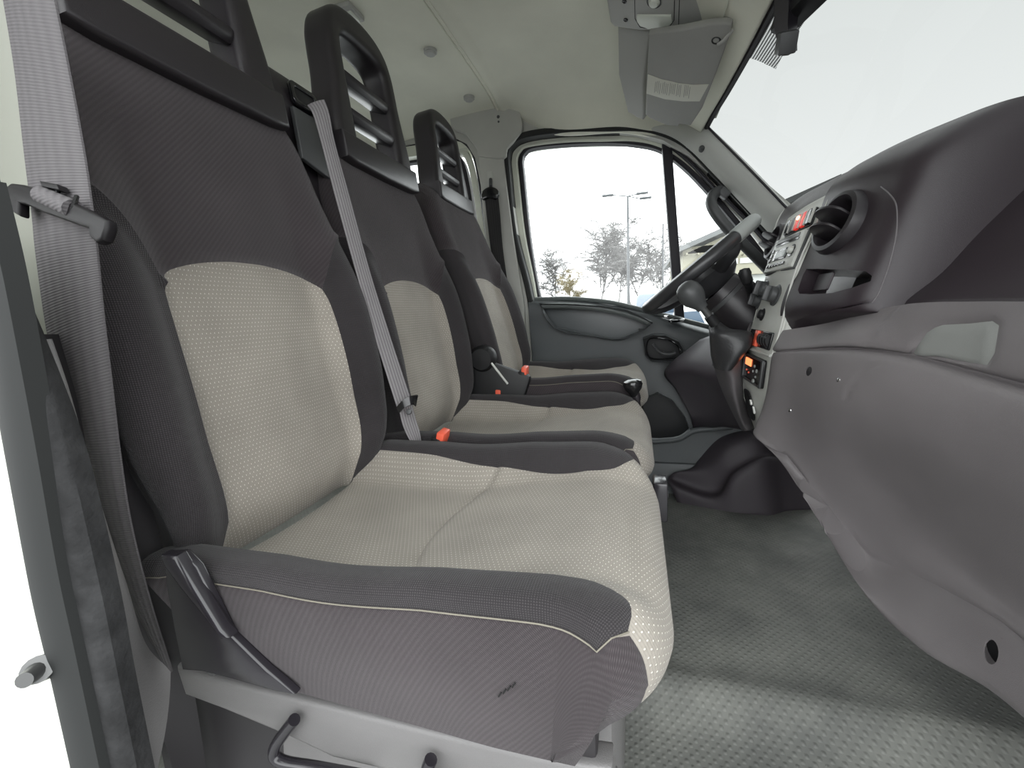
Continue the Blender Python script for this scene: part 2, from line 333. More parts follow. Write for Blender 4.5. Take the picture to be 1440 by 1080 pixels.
M = dict(
    fgrey=fabric('grey_dotted_seat_fabric', (.295, .270, .238), (.66, .63, .56), .0048, 'dots'),
    fblack=fabric('black_twill_seat_fabric', (.042, .035, .038), (.115, .101, .106), .0019, 'twill'),
    fbasket=fabric('black_basket_seat_fabric', (.030, .027, .029), (.105, .096, .10), .0036, 'basket'),
    piping=mat('seam_thread', (.20, .185, .15), .8), groove=mat('dark_joint', (.01, .01, .01), .9),
    hardblack=mat('black_moulded_plastic', (.022, .019, .022), .38, .5, .15, 900),
    metalblack=mat('black_painted_metal', (.02, .018, .022), .22, .6),
    dashdark=mat('dark_dash_plastic', (.028, .021, .0255), .36, .5, .35, 1400, .08, 5),
    dashmid=mat('mid_grey_dash_plastic', (.125, .115, .12), .45, .5, .4, 1300, .08, 7),
    dashlow=mat('lower_dash_plastic', (.160, .147, .151), .40, .5, .4, 1300, .12, 6),
    hatch=mat('light_grey_hatch_plastic', (.23, .235, .225), .5, .4, .3, 1300),
    silver=mat('silver_grey_console_plastic', (.50, .505, .47), .38, .5, .15, 1500, .05, 20),
    silverlt=mat('bright_edge_plastic', (.5, .5, .47), .35, .5),
    black=mat('matt_black_plastic', (.012, .012, .013), .5, .4), gloss=mat('gloss_black_plastic', (.01, .01, .011), .15, .6),
    greyknob=mat('dark_grey_knob', (.06, .062, .064), .42, .5, .1, 900),
    door=mat('dark_green_grey_door_plastic', (.085, .093, .097), .42, .5, .35, 1200, .06, 6),
    doorlight=mat('door_ledge_plastic', (.13, .145, .142), .4, .5, .3, 1200),
    headliner=mat('beige_grey_headliner', (.78, .78, .675), .95, .1, .35, 500, .10, 3.5),
    trim=mat('light_grey_pillar_trim', (.46, .46, .43), .6, .3, .3, 900, .05, 8),
    apillar=mat('pale_grey_pillar_cover', (.52, .53, .50), .5, .4, .2, 900, .03, 8),
    paint=mat('off_white_body_paint', (.72, .74, .64), .3, .5, coat=.3), rubber=mat('black_window_rubber', (.022, .02, .026), .55, .4, .1, 400),
    seal=mat('dark_green_grey_door_seal', (.022, .023, .023), .6, .3), fuzz=mat('flocked_seal_strip', (.030, .030, .031), .95, .2, .9, 260, .35, 60),
    floor=None, console=mat('grey_overhead_plastic', (.42, .42, .40), .5, .4, .2, 1200), visor=mat('grey_visor_vinyl', (.34, .34, .32), .6, .3, .4, 700, .05, 9),
    sticker=mat('cream_sticker', (.66, .66, .58), .5), ink=mat('grey_print', (.16, .16, .15), .7), lens=mat('frosted_lamp_lens', (.75, .78, .7), .25, .6),
    red=mat('red_belt_button', (.85, .13, .07), .4, .5), redgl=mat('red_lit_switch', (.22, .012, .014), .4, .4, emit=((1, .05, .03), .22)),
    hot=mat('hazard_lamp_glow', (1, .3, .15), .4, .4, emit=((1, .35, .15), 6)), orange=mat('orange_display', (.8, .18, .06), .4, .4, emit=((1, .22, .08), .9)),
    lcd=mat('grey_display', (.30, .32, .31), .3), chrome=mat('bright_metal', (.7, .7, .7), .2, .5, metal=1), white=mat('white_plastic', (.75, .75, .72), .5),
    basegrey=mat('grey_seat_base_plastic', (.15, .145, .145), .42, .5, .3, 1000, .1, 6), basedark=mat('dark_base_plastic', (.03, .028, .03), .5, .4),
    beltlight=webbing('grey_belt_webbing', (.088, .082, .086), (.112, .105, .109)), beltmid=webbing('rib_belt_webbing', (.10, .095, .10), (.34, .32, .33)), beltdark=webbing('black_belt_webbing', (.02, .02, .02), (.04, .038, .04)),
    pocket=mat('smooth_pocket_lining', (.10, .11, .115), .35, .5), leather=mat('black_leather_boot', (.03, .03, .032), .4, .5, .5, 260),
    jamb=mat('olive_white_jamb', (.20, .205, .172), .35, .5),
    tongue=mat('dark_tongue_plastic', (.006, .005, .006), .45, .22),
    wheelgrey=mat('steering_wheel_skin', (.035, .035, .038), .32, .55), wheellt=mat('pale_grey_wheel_rim', (.34, .36, .35), .4, .5),
    ground=mat('grey_asphalt', (.2, .2, .2), .9), bark=mat('pale_bare_branches', (.17, .165, .16), .9), bark2=mat('yellowish_bare_branches', (.26, .22, .13), .9), bush=mat('pale_scrub', (.12, .115, .10), .95),
    pole=mat('galvanised_pole', (.10, .105, .11), .5), roofm=mat('grey_sheet_roof', (.15, .155, .155), .5), cream=mat('cream_cladding', (.30, .285, .22), .7), winw=mat('pale_window_pane', (.6, .62, .6), .3),  # pane material is plain pale grey, also used on the hall's lower wall
    carblue=mat('blue_grey_car_paint', (.18, .22, .27), .3, .5, coat=.4), cartint=mat('blue_tinted_car_glass', (.05, .08, .12), .2), carwhite=mat('white_car_paint', (.8, .8, .8), .3), tyre=mat('tyre', (.02, .02, .02), .8),
    frit=None, glass=glassm('clear_side_glass', (.97, 1, 1), .04), wglass=glassm('windscreen_glass', (.180, .183, .180), .015), exwhite=mat('white_door_jamb_paint', (.80, .81, .72), .3, .5, coat=.3),
    bolt=mat('dull_steel', (.12, .12, .12), .4, .5, metal=.6), underdash=mat('under_dash_plastic', (.055, .047, .055), .5, .4, .2, 1000),
)
def floor_mat():
    m = mat('ribbed_rubber_floor', (.085, .09, .085), .6, .45); nt = m.node_tree; b = nt.nodes['Principled BSDF']
    tcn = nt.nodes.new('ShaderNodeTexCoord'); sp = nt.nodes.new('ShaderNodeSeparateXYZ'); nt.links.new(tcn.outputs['UV'], sp.inputs[0]); u, v = sp.outputs[0], sp.outputs[1]
    p = .016; row = mathn(nt, 'FLOOR', mathn(nt, 'MULTIPLY', u, 1 / (p * .5))); off = mathn(nt, 'MULTIPLY', mathn(nt, 'MODULO', row, 2), math.pi)
    a = mathn(nt, 'MAXIMUM', mathn(nt, 'SINE', mathn(nt, 'ADD', mathn(nt, 'MULTIPLY', v, 2 * math.pi / p), off)), 0); c = mathn(nt, 'ABSOLUTE', mathn(nt, 'SINE', mathn(nt, 'MULTIPLY', u, 2 * math.pi / p)))
    H = mathn(nt, 'POWER', mathn(nt, 'MULTIPLY', a, c), 1.5)
    n = nt.nodes.new('ShaderNodeTexNoise'); n.inputs['Scale'].default_value = 5; n.inputs['Detail'].default_value = 9; n.inputs['Roughness'].default_value = .65; nt.links.new(tcn.outputs['Object'], n.inputs['Vector'])
    cr_ = nt.nodes.new('ShaderNodeValToRGB'); cr_.color_ramp.elements[0].position = .38; cr_.color_ramp.elements[0].color = (.135, .138, .130, 1); cr_.color_ramp.elements[1].position = .72; cr_.color_ramp.elements[1].color = (.265, .268, .245, 1)
    nt.links.new(n.outputs[0], cr_.inputs[0]); nt.links.new(cr_.outputs[0], b.inputs['Base Color'])
    bp = nt.nodes.new('ShaderNodeBump'); bp.inputs['Strength'].default_value = .55; bp.inputs['Distance'].default_value = .002; nt.links.new(H, bp.inputs['Height']); nt.links.new(bp.outputs[0], b.inputs['Normal']); return m
M['floor'] = floor_mat()
def frit_mat():
    m = bpy.data.materials.new('dotted_screen_print'); m.use_nodes = True; nt = m.node_tree; b = nt.nodes['Principled BSDF']; b.inputs['Base Color'].default_value = (.01, .01, .012, 1)
    tcn = nt.nodes.new('ShaderNodeTexCoord'); sp = nt.nodes.new('ShaderNodeSeparateXYZ'); nt.links.new(tcn.outputs['UV'], sp.inputs[0]); k = math.pi / .0042
    s = mathn(nt, 'MULTIPLY', mathn(nt, 'SINE', mathn(nt, 'MULTIPLY', mathn(nt, 'ADD', sp.outputs[0], sp.outputs[1]), k)), mathn(nt, 'SINE', mathn(nt, 'MULTIPLY', mathn(nt, 'SUBTRACT', sp.outputs[0], sp.outputs[1]), k)))
    t = nt.nodes.new('ShaderNodeBsdfTransparent'); mx = nt.nodes.new('ShaderNodeMixShader'); out = nt.nodes['Material Output']
    nt.links.new(mathn(nt, 'GREATER_THAN', s, -.12), mx.inputs[0]); nt.links.new(t.outputs[0], mx.inputs[1]); nt.links.new(b.outputs[0], mx.inputs[2]); nt.links.new(mx.outputs[0], out.inputs[0]); return m
M['frit'] = frit_mat()
# ================================================================== SHELL
YW = 1.56
def xz(px, py, Y=YW): p = at(px, py, Y); return (p[0], p[2])
FL = .08
# floor: rows along Y, columns along X; drops to a step by the near door, rises to the toe board in front
def floor_surf(U, V):   # U = x, V = y
    z = FL - .03 / (1 + np.exp((V - .66) / .018)) + .012 * np.exp(-((V - .71) / .03) ** 2) * (U > -.1) + np.clip(U - .62, 0, 1) ** 1.3 * .9
    return np.stack([U, V, z], 1)
patch('floor', floor_surf, (-1.9, 1.0, .12, 1.62), (.03, .012), M['floor'], None, kind='structure', flip=False, thick=.02)
mk('sill_step', [(-1.9, .12, .05), (1, .12, .05), (1, .12, -.25), (-1.9, .12, -.25), (1, .30, -.25), (-1.9, .30, -.25)], [(0, 1, 2, 3), (3, 2, 4, 5)], M['paint'], None, False, kind='structure')
# side wall with the two door openings
door_ap = [xz(*p) for p in [(757, 700), (752, 560), (742, 420), (727, 330), (716, 250), (713, 222), (719, 204), (737, 192), (790, 185), (850, 183), (895, 187), (932, 197), (968, 218), (1005, 250), (1045, 290), (1080, 330), (1112, 372)]] + [(.62, .62), (.62, .16), (-.25, .14)]
rear_ap = [(-1.45, .5), (-1.45, 1.33)] + [xz(*p) for p in [(575, 203), (610, 196), (640, 194), (656, 202), (668, 222), (676, 260), (684, 320), (694, 400), (704, 470)]] + [(-.52, .5)]
def wall_surf(U, V): return np.stack([U, YW + .0 * U, V], 1)
patch('wall_left', wall_surf, (-1.9, .9, .05, 1.42), (.05, .05), M['trim'], None, holes=[door_ap, rear_ap],  cuts=[[(-.02,1.43),(.06,1.34),(.15,1.275),(.26,1.18),(.36,1.08),(.48,.96),(.60,.80),(.91,.80),(.91,1.43)]], kind='structure', wall=.05, flip=False)
wl_ = [(-1.9, .12, .05), (-1.9, 1.6, .05), (-1.9, 1.6, 1.5), (-1.9, .12, 1.5)]
mk('wall_back', wl_, [(0, 1, 2, 3)], M['trim'], None, False, kind='structure')
def wallr(U, V): return np.stack([U, .12 + 0 * U, V], 1)
patch('wall_right', wallr, (-1.9, -.62, .05, 1.36), (.1, .1), M['trim'], None, holes=[[(-1.6, .75), (-.8, .75), (-.8, 1.25), (-1.6, 1.25)]], kind='structure', wall=.03)
# ceiling: columns across, rows rear to front
cy = [.06, .12, .22, .40, .62, .85, 1.08, 1.30, 1.44, 1.52, 1.565, 1.575]
hx = [.14, .155, .18, .21, .235, .245, .238, .222, .207, .200, .198, .198]            # front edge x by column
hz = [1.22, 1.23, 1.238, 1.245, 1.25, 1.25, 1.25, 1.245, 1.24, 1.235, 1.232, 1.23]
def crow(x, zc, drop, side):
    out = []
    for y in cy:
        q = min(y - .06, 1.575 - y); f = max(0, 1 - q / .26) ** 2.2
        out.append((x, y, zc - drop * f - (0 if q > .03 else side)))
    return out
rows = [crow(-1.95, 1.42, .07, .02), crow(-1.4, 1.435, .07, .02), crow(-.9, 1.44, .06, .02), crow(-.62, 1.438, .035, .01), crow(-.47, 1.437, .025, .01), crow(-.40, 1.432, .030, .01), crow(-.25, 1.43, .10, .02), crow(-.05, 1.415, .11, .02), crow(.07, 1.375, .10, .02)]
rows.append([(a - .045, y, z + .035) for a, y, z in zip(hx, cy, hz)]); rows.append([(a, y, z) for a, y, z in zip(hx, cy, hz)])
ceil_s = Surf(rows)
seam_v = 4.45
CG = [([(c, seam_v) for c in np.linspace(.5, 10.4, 40)], .05, .008)]
CR = lambda P: -.010 * np.exp(-((P[:, 1] - 4.75) / .16) ** 2) + .004 * np.exp(-((P[:, 1] - 2.1) / .1) ** 2)
ceil = patch('ceiling', ceil_s, (0, 11, 0, 10), (.12, .08), M['headliner'], None, groove=CG, disp=CR, kind='structure', flip=True, thick=.02)
ORG['ceiling'] = ORG[ceil.name]
def flip_if(o): pass
# roof skin over the headliner and outer pillars keep daylight out
mk('roof_skin', [(-1.98, .02, 1.5), (.1, .02, 1.5), (.17, .02, 1.275), (-1.98, 1.66, 1.5), (.1, 1.66, 1.5), (.17, 1.66, 1.275)], [(0, 1, 4, 3), (1, 2, 5, 4)], M['paint'], None, False, kind='structure')
hdr = MB(); hdr.box((-.85, 1.615, 1.40), (1.1, .045, .10)); hdr.build('roof_rail_left', M['paint'], None, kind='structure')
hdr = MB(); hdr.box((-.85, .07, 1.40), (1.1, .045, .10), bev=.01); hdr.build('roof_rail_right', M['paint'], None, kind='structure')
# round trim caps on the headliner
for k, p in enumerate([(606, 58), (658, 128)]):
    c = ceil_s(*ceil_s.near(p))[0] + np.array((0, 0, -.0255))
    tag(MB().lathe(c, (0, 0, -1), [(0, .006), (.012, .006), (.014, .003), (.0145, .001), (.0175, .001), (.018, -.012)], 24).build('trim_cap', M['console']), 'round headliner cap ' + ('nearer the middle headrest' if k == 0 else 'nearer the driver side pillar, above the driver headrest'), 'trim cap', 'round caps in the headliner')
# header strip along the windscreen top and the windscreen opening edge
hp = [np.array((a, y, z)) for a, y, z in zip(hx, cy, hz)][1:]
sm = smoothpath(hp, 6)
MB().tube([p + np.array((.004, 0, -.004)) for p in sm], .0075, 8).build('trim_1', M['rubber'], None, kind='structure')
MB().tube([p + np.array((-.022, 0, -.001)) for p in sm], .004, 8).build('trim_2', M['console'], None, kind='structure')
# A pillar cover
aL = [at(*p, YW) for p in [(885, 182), (933, 194), (966, 213), (999, 245), (1043, 291), (1083, 335), (1124, 380)]]
aR = [at(960, 168, 1.545), at(988, 172, 1.53), at(1001, 186, 1.515), at(1030, 215, 1.505), at(1067, 253, 1.5), at(1104, 292, 1.5), at(1140, 330, 1.5)]
strip('pillar_cover_front', aL, aR, .02, M['apillar'], None, 8, 'structure', arch=.012)
MB().tube([p + np.array((.002, -.002, .0)) for p in smoothpath(aR[1:], 8)], .0032, 8).build('trim_3', M['rubber'], None, kind='structure')
cplug = at(987, 208, 1.525)
tag(MB().lathe(cplug, (-.1, -1, .2), [(0, .004), (.006, .004), (.0085, .0), (.009, -.01)], 20).build('screw_plug', M['greyknob']), 'small round dark plug in the pale front pillar cover', 'plug')
# B pillar covers
def poly_at(pts, Y): return [at(*p, Y) for p in pts]
def plate_px(name, pts, Y, ext, bev, m, parent=None, kind=None, label=None, holes=(), n=4, closed=True):
    P = smoothpath(poly_at(pts, Y), n, True) if n else poly_at(pts, Y)
    H = [[(q[0], q[2]) for q in (smoothpath(poly_at(h, Y), 4, True))] for h in holes]
    return plate(name, [(q[0], q[2]) for q in P], H, ((0, Y, 0), (1, 0, 0), (0, 0, 1)), m, parent, ext, bev, kind, label)
bp_ = thing('pillar_cover', 'light grey upper cover of the driver side centre pillar with rounded top', 'pillar cover', tuple(at(690, 200, 1.55)))
plate_px('upper_cover', [(636, 146), (648, 139), (670, 135), (685, 131), (705, 133), (722, 142), (732, 160), (735, 182), (726, 196), (714, 210), (709, 224), (674, 221), (672, 212), (655, 190), (636, 180)], 1.548, .010, .004, M['trim'], bp_, n=3)
plate_px('lower_cover', [(674, 221), (709, 224), (712, 250), (722, 330), (738, 430), (742, 520), (700, 520), (690, 400), (680, 300)], 1.552, .010, .004, M['trim'], bp_, n=0)
for p, r in [((700.5, 164), .0045), ((701, 171), .003), ((667, 138), .003)]:
    MB().lathe(at(*p, 1.537), (0, -1, 0), [(0, .001), (r, .001), (r * 1.3, -.002)], 14).build('screw_hole', M['greyknob'], bp_)
plate_px('belt_guide_slot', [(685, 241), (693, 241), (694, 262), (686, 262)], 1.541, .002, .001, M['silver'], bp_, n=0)
# front door of the driver side -------------------------------------------------
D1 = thing('door_1', None, None, tuple(at(850, 450, 1.6))); D1['kind'] = 'structure'
def band(name, path, wi, wo, y0, y1, m, parent, closed=False, n=5, kind=None, r=.004):
    """a rounded band following a 2-D path (x,z) between offsets -wi..wo, depth y0..y1"""
    P = np.array(smoothpath([(a, 0, b) for a, b in path], n, closed))[:, [0, 2]]; m_ = len(P); V = []; F = []
    prof = [(-wi, y1), (-wi, y0 + r), (-wi + r, y0), (wo - r, y0), (wo, y0 + r), (wo, y1)]; K = len(prof)
    for i in range(m_):
        a = P[(i - 1) % m_] if (closed or i) else P[0]; b = P[(i + 1) % m_] if (closed or i < m_ - 1) else P[-1]
        t = (b - a) / np.linalg.norm(b - a); nn = np.array([-t[1], t[0]])
        for (o, y) in prof: q = P[i] + nn * o; V.append((q[0], y, q[1]))
    for i in range(m_ if closed else m_ - 1):
        j = (i + 1) % m_
        for k in range(K - 1): F.append((i * K + k, j * K + k, j * K + k + 1, i * K + k + 1))
    return sharp(mk(name, V, F, m, parent, True, None, kind), 35)
Yd = 1.60
apx = [(765, 640), (757, 520), (748, 420), (731, 330), (722, 250), (720, 225), (726, 209), (741, 198), (792, 191), (850, 189), (893, 189), (928, 196), (962, 214), (998, 246), (1037, 286), (1072, 325), (1105, 366)]
ap = [xz(*p, Yd) for p in apx]
band('door_seal', [xz(*p, 1.575) for p in [(x - 5 if x < 740 else x + (3 if x > 900 else 0), y - (4 if y < 230 else 0)) for x, y in apx]], .006, .013, 1.550, 1.60, M['seal'], D1)
band('painted_frame', ap, .020, .006, 1.598, 1.66, M['paint'], D1)
gl = [(768, 560), (760, 430), (752, 395), (742, 330), (734, 250), (732, 226), (737, 213), (752, 205), (800, 200), (855, 198), (897, 201), (930, 209), (962, 232), (992, 262), (1028, 303), (1058, 340), (1085, 376)]
band('window_rubber', [xz(*p, 1.62) for p in gl[1:]], .010, .006, 1.606, 1.64, M['rubber'], D1)
# quarter light post
pa, pb = at(937, 203, 1.61), at(957, 470, 1.61)
def bar(name, a, b, w, th, m, parent, bev=.004, label=None):
    a = np.array(a); b = np.array(b); d = b - a; L = np.linalg.norm(d); z = Vector(d / L); y = Vector((0, 1, 0)); x = y.cross(z).normalized(); y = z.cross(x)
    return MB().box((a + b) / 2, (w / 2, th / 2, L / 2), Matrix((x, y, z)).transposed(), bev).build(name, m, parent, label=label)
bar('window_post', pa, pb, .030, .04, M['rubber'], D1)
# glass pane of the door
gp = [xz(*p, 1.628) for p in gl[1:]] + [(.45, .60), (-.38, .62)]
gp = [(a, b) for a, b in gp]
MBg = MB(); n = len(gp); MBg.add([(a, 1.628, b) for a, b in gp] , [tuple(range(n))]); MBg.build('glass_pane', M['glass'], D1, smooth=False)
band('inner_black_channel', [xz(*p, 1.59) for p in [(935, 200), (968, 226), (1003, 262), (1045, 304), (1080, 343), (1105, 372)]], .004, .003, 1.575, 1.60, M['rubber'], D1)
# pull handle on the front pillar (tube from top bracket to lower end)
gh = thing('grab_handle', 'dark grey grab handle on the front pillar beside the quarter window', 'grab handle', tuple(at(1020, 300, 1.52)))
gpts = [at(1012, 268, 1.555), at(1003, 274, 1.53), at(1000, 286, 1.50), at(1008, 302, 1.49), at(1026, 324, 1.49), at(1050, 348, 1.49), at(1070, 368, 1.50), at(1085, 384, 1.53), at(1092, 392, 1.56)]
MB().tube(smoothpath(gpts, 8), .016, 14).build('grip', M['greyknob'], gh)
MB().box(at(1018, 272, 1.545), (.016, .014, .012), Matrix.Rotation(math.radians(45), 3, 'Y'), .004).build('upper_bracket', M['greyknob'], gh)
MB().box(at(1088, 388, 1.545), (.016, .014, .012), Matrix.Rotation(math.radians(45), 3, 'Y'), .004).build('lower_bracket', M['greyknob'], gh)
# door trim panel ------------------------------------------------
YP = 1.545
def dp(px, py, dy=0.0): return at(px, py, YP + dy)
prow = [
 [(742, 421), (785, 421), (830, 423), (880, 430), (915, 438), (950, 447), (1000, 461), (1060, 474), (1130, 480)],
 [(743, 428), (785, 428), (830, 431), (880, 439), (912, 447), (945, 460), (998, 476), (1058, 490), (1130, 495)],
 [(746, 470), (785, 470), (830, 474), (880, 478), (912, 485), (945, 492), (995, 505), (1055, 515), (1130, 520)],
 [(750, 520), (790, 520), (830, 520), (880, 520), (912, 522), (945, 524), (990, 530), (1052, 540), (1130, 545)],
 [(757, 600), (795, 600), (830, 600), (880, 600), (912, 600), (945, 600), (988, 600), (1050, 600), (1130, 600)],
 [(763, 700), (800, 695), (840, 690), (880, 685), (912, 680), (945, 675), (985, 680), (1045, 680), (1150, 690)]]
dyr = [.050, .0, .0, .0, -.01, -.02]
door_s = Surf([[dp(x, y, d) for x, y in r] for r, d in zip(prow, dyr)])
pocket = [door_s.near(p) for p in [(762, 430), (800, 431), (845, 435), (880, 441), (905, 449), (917, 455), (906, 463), (893, 468), (880, 474), (862, 476), (840, 472), (800, 466), (783, 459), (772, 448)]]
hand = [door_s.near(p) for p in [(904, 474), (918, 469), (935, 470), (953, 478), (962, 490), (960, 504), (948, 508), (915, 507), (908, 498)]]
lowp = [door_s.near(p) for p in [(905, 560), (925, 552), (945, 562), (962, 585), (970, 602), (958, 612), (938, 617), (905, 616)]]
dtrim = patch('door_trim_panel', door_s, (0, 8, 0, 5), (.16, .10), M['door'], D1, holes=[pocket, hand, lowp], wall=.045, flip=False)
# recess floors
plate_px('pocket_back', [(758, 425), (930, 440), (925, 485), (765, 480)], YP + .045, .002, .001, M['pocket'], D1, n=0)
plate_px('handle_recess', [(898, 462), (970, 466), (970, 515), (898, 512)], YP + .035, .002, .001, M['black'], D1, n=0)
plate_px('lower_pocket_back', [(895, 545), (985, 545), (985, 625), (895, 625)], YP + .06, .002, .001, M['black'], D1, n=0)
# ledge above the pocket: light rounded bar
lp = [at(*p, 1.53) for p in [(762, 430), (800, 430), (845, 434), (885, 443), (915, 455)]]
MB().tube(smoothpath(lp, 6), [.009] * 25, 10, flat=.8).build('arm_ledge', M['doorlight'], D1, label='lighter ledge above the long pocket')
MB().tube(smoothpath([at(*p, 1.565) for p in [(752, 421), (800, 420), (850, 424), (885, 431), (920, 440), (960, 450), (1010, 463)]], 6), .008, 8).build('window_sill', M['doorlight'], D1)
# swoosh recess bulge below pocket
MB().tube(smoothpath([at(*p, 1.545) for p in [(786, 461), (830, 471), (868, 478), (892, 470)]], 6), .004, 8).build('pocket_lip', M['door'], D1)
# handle: bezel ring + lever
hb = [at(*p, 1.532) for p in [(912, 478), (935, 477), (950, 484), (956, 494), (952, 503), (914, 503)]]
MB().tube(smoothpath(hb, 5, True) + [hb[0]], .0022, 8).build('handle_bezel', M['gloss'], D1)
MB().tube(smoothpath([at(*p, 1.535) for p in [(918, 484), (924, 492), (932, 497), (942, 498), (950, 496)]], 6), [.004] * 12 + [.006] * 13, 10).build('door_handle', M['greyknob'], D1)
# window switch bezel on top edge
MB().lathe(at(952, 450, 1.535), (.1, -.15, 1), [(0, .004), (.028, .004), (.034, .002), (.036, -.004)], 28, .38).build('mirror_switch_plate', M['gloss'], D1)
MB().box(at(937, 445, 1.53), (.008, .004, .004), None, .002).build('mirror_switch', M['chrome'], D1)
# lower lip of door pocket
MB().tube(smoothpath([at(*p, 1.50) for p in [(895, 622), (930, 620), (955, 617), (975, 606), (1000, 603), (1030, 600)]], 6), [.010] * 31, 10, flat=1).build('pocket_rim', M['door'], D1)
# rear door window frame of the driver side
D2 = thing('door_2', None, None, tuple(at(640, 300, 1.62))); D2['kind'] = 'structure'
rp = [(555, 218), (600, 209), (635, 204), (652, 210), (663, 228), (671, 265), (680, 330), (692, 420), (700, 480)]
band('door_seal', [xz(*p, 1.575) for p in [(548, 209), (600, 201), (638, 197), (655, 203), (667, 222), (675, 262), (684, 330), (696, 420)]], .004, .005, 1.566, 1.60, M['rubber'], D2)
band('painted_frame', [xz(*p, Yd) for p in rp], .018, .006, 1.598, 1.66, M['paint'], D2)
band('window_rubber', [xz(*p, 1.62) for p in [(550, 229), (600, 222), (634, 218), (646, 224), (654, 240), (661, 275), (668, 330), (678, 420)]], .014, .008, 1.606, 1.64, M['rubber'], D2)
MBg = MB(); g2 = [xz(*p, 1.628) for p in [(530, 226), (600, 219), (640, 216), (652, 230), (662, 275), (669, 330), (679, 420), (685, 470)]] + [(-1.4, .72), (-1.4, 1.3)]
MBg.add([(a, 1.628, b) for a, b in g2], [tuple(range(len(g2)))]); MBg.build('glass_pane', M['glass'], D2, smooth=False)
MB().box((-.95, 1.61, .38), (.48, .02, .31), None, .01).build('door_trim_panel', M['door'], D2)
# windscreen glass -------------------------------------------------
nb = 24; Ys_ = np.linspace(.10, 1.60, nb); V = []; F = []
hxi = np.interp(Ys_, cy, hx); hzi = np.interp(Ys_, cy, hz); bx = .46 + .34 * (1 - ((Ys_ - .85) / .71) ** 2) ** 1.0; bz = .985 - .05 * (1 - ((Ys_ - .85) / .71) ** 2)
for j in range(9):
    f = j / 8
    for i in range(nb): V.append((hxi[i] - .004 + (bx[i] - hxi[i]) * f, Ys_[i], hzi[i] + (bz[i] - hzi[i]) * f + .02 * math.sin(math.pi * f)))
for j in range(8):
    for i in range(nb - 1): F.append((j * nb + i, j * nb + i + 1, (j + 1) * nb + i + 1, (j + 1) * nb + i))
mk('window_1', V, F, M['wglass'], None, kind='structure')
def wsp(y, f):
    h = np.interp(y, cy, hx); z = np.interp(y, cy, hz); q = (1 - ((y - .85) / .71) ** 2); b = .46 + .34 * q; c = .985 - .05 * q
    return np.array((h + .004 + (b - h) * f, y, z + (c - z) * f + .02 * math.sin(math.pi * f)))
def ws_hit(px, py):
    best = None
    for y in np.linspace(.3, 1.5, 121):
        for f in np.linspace(0, 1, 101):
            q = R @ (wsp(y, f) - CAM)
            e = (720 + FPX * q[0] / q[2] - px) ** 2 + (540 + FPX * q[1] / q[2] - py) ** 2
            if best is None or e < best[0]: best = (e, y, f)
    return best[1], best[2]
# dotted print around the mirror foot
fo = [ws_hit(*p) for p in [(1078, 28), (1056, 78), (1070, 82), (1093, 93), (1103, 78), (1150, 0)]]; fo = [(y, f) for y, f in fo] + [(.72, .0), (.9, .0)]
fo[0] = (fo[0][0], 0.0); fo[1] = (fo[1][0], 0.0)
Pf, Tf = cdt((.5, 1.5, 0, .6), (.03, .05), [fo]); cen = Pf[Tf].mean(1); idx, F = sub(Pf, Tf, inpoly(cen, fo))
V = np.array([wsp(a, b) for a, b in Pf[idx]]) - np.array((.004, 0, .004)); 
tag(mk('dotted_glass_print', V, F, M['frit'], None, True, np.stack([Pf[idx][:, 0], Pf[idx][:, 1] * .42], 1)), 'dotted black print on the windscreen behind the mirror', 'glass print')
# mirror foot + arm
mr = thing('rear_view_mirror', 'dark mirror stem and housing hanging at the top of the windscreen', 'mirror', tuple(at(1110, 10, .95)))
c0 = at(1108, -30, .93); c1 = at(1105, 40, .93); c2 = at(1110, 75, .93)
MB().tube([c0, c1 * .5 + c0 * .5, c1, c2], [.020, .019, .017, .012], 4, flat=.55).build('stem_cover', M['metalblack'], mr)
MB().box(at(1106, 60, .925), (.014, .014, .016), Matrix.Rotation(.5, 3, 'X'), .003).build('stem_foot', M['greyknob'], mr)
MB().box(at(1150, -22, .90), (.02, .09, .028), Matrix.Rotation(.3, 3, 'Z') @ Matrix.Rotation(.3, 3, 'Y'), .01).build('mirror_housing', M['black'], mr)
# ================================================================== DASHBOARD
DB = thing('dashboard', 'dark plum-grey dashboard with light grey lower half and silver centre stack', 'dashboard', (.45, .8, .3))
Yc = [1.52, 1.40, 1.25, 1.10, .97, .88, .78, .66, .55, .42, .25]
brow = {1.52: (.44, .990), 1.40: (.47, .982), 1.25: (.505, .975), 1.10: (.545, .97), .97: (.575, .966), .88: (.59, .964), .78: (.60, .962), .66: (.61, .962), .55: (.612, .962), .42: (.61, .962), .25: (.59, .962)}
seam = {1.52: (.44, .70), 1.40: (.44, .70), 1.25: (.43, .70), 1.10: (.42, .70), .97: (.42, .70), .88: (.40, .695), .78: (.372, .702), .66: (.392, .704), .55: (.404, .702), .42: (.41, .70), .25: (.41, .70)}
PM = {.97: .4, .88: .5, .78: .45, .66: .26, .55: .1}
def padrow(fn):
    out = []
    for y in Yc:
        x, yy, z = fn(y); m_ = PM.get(y, 0) * float(np.interp(z, [.715, .745, .80, .875, .95], [.5, 1, .8, .35, 0])); out.append((x + (.392 - x) * m_, yy, z))
    return out
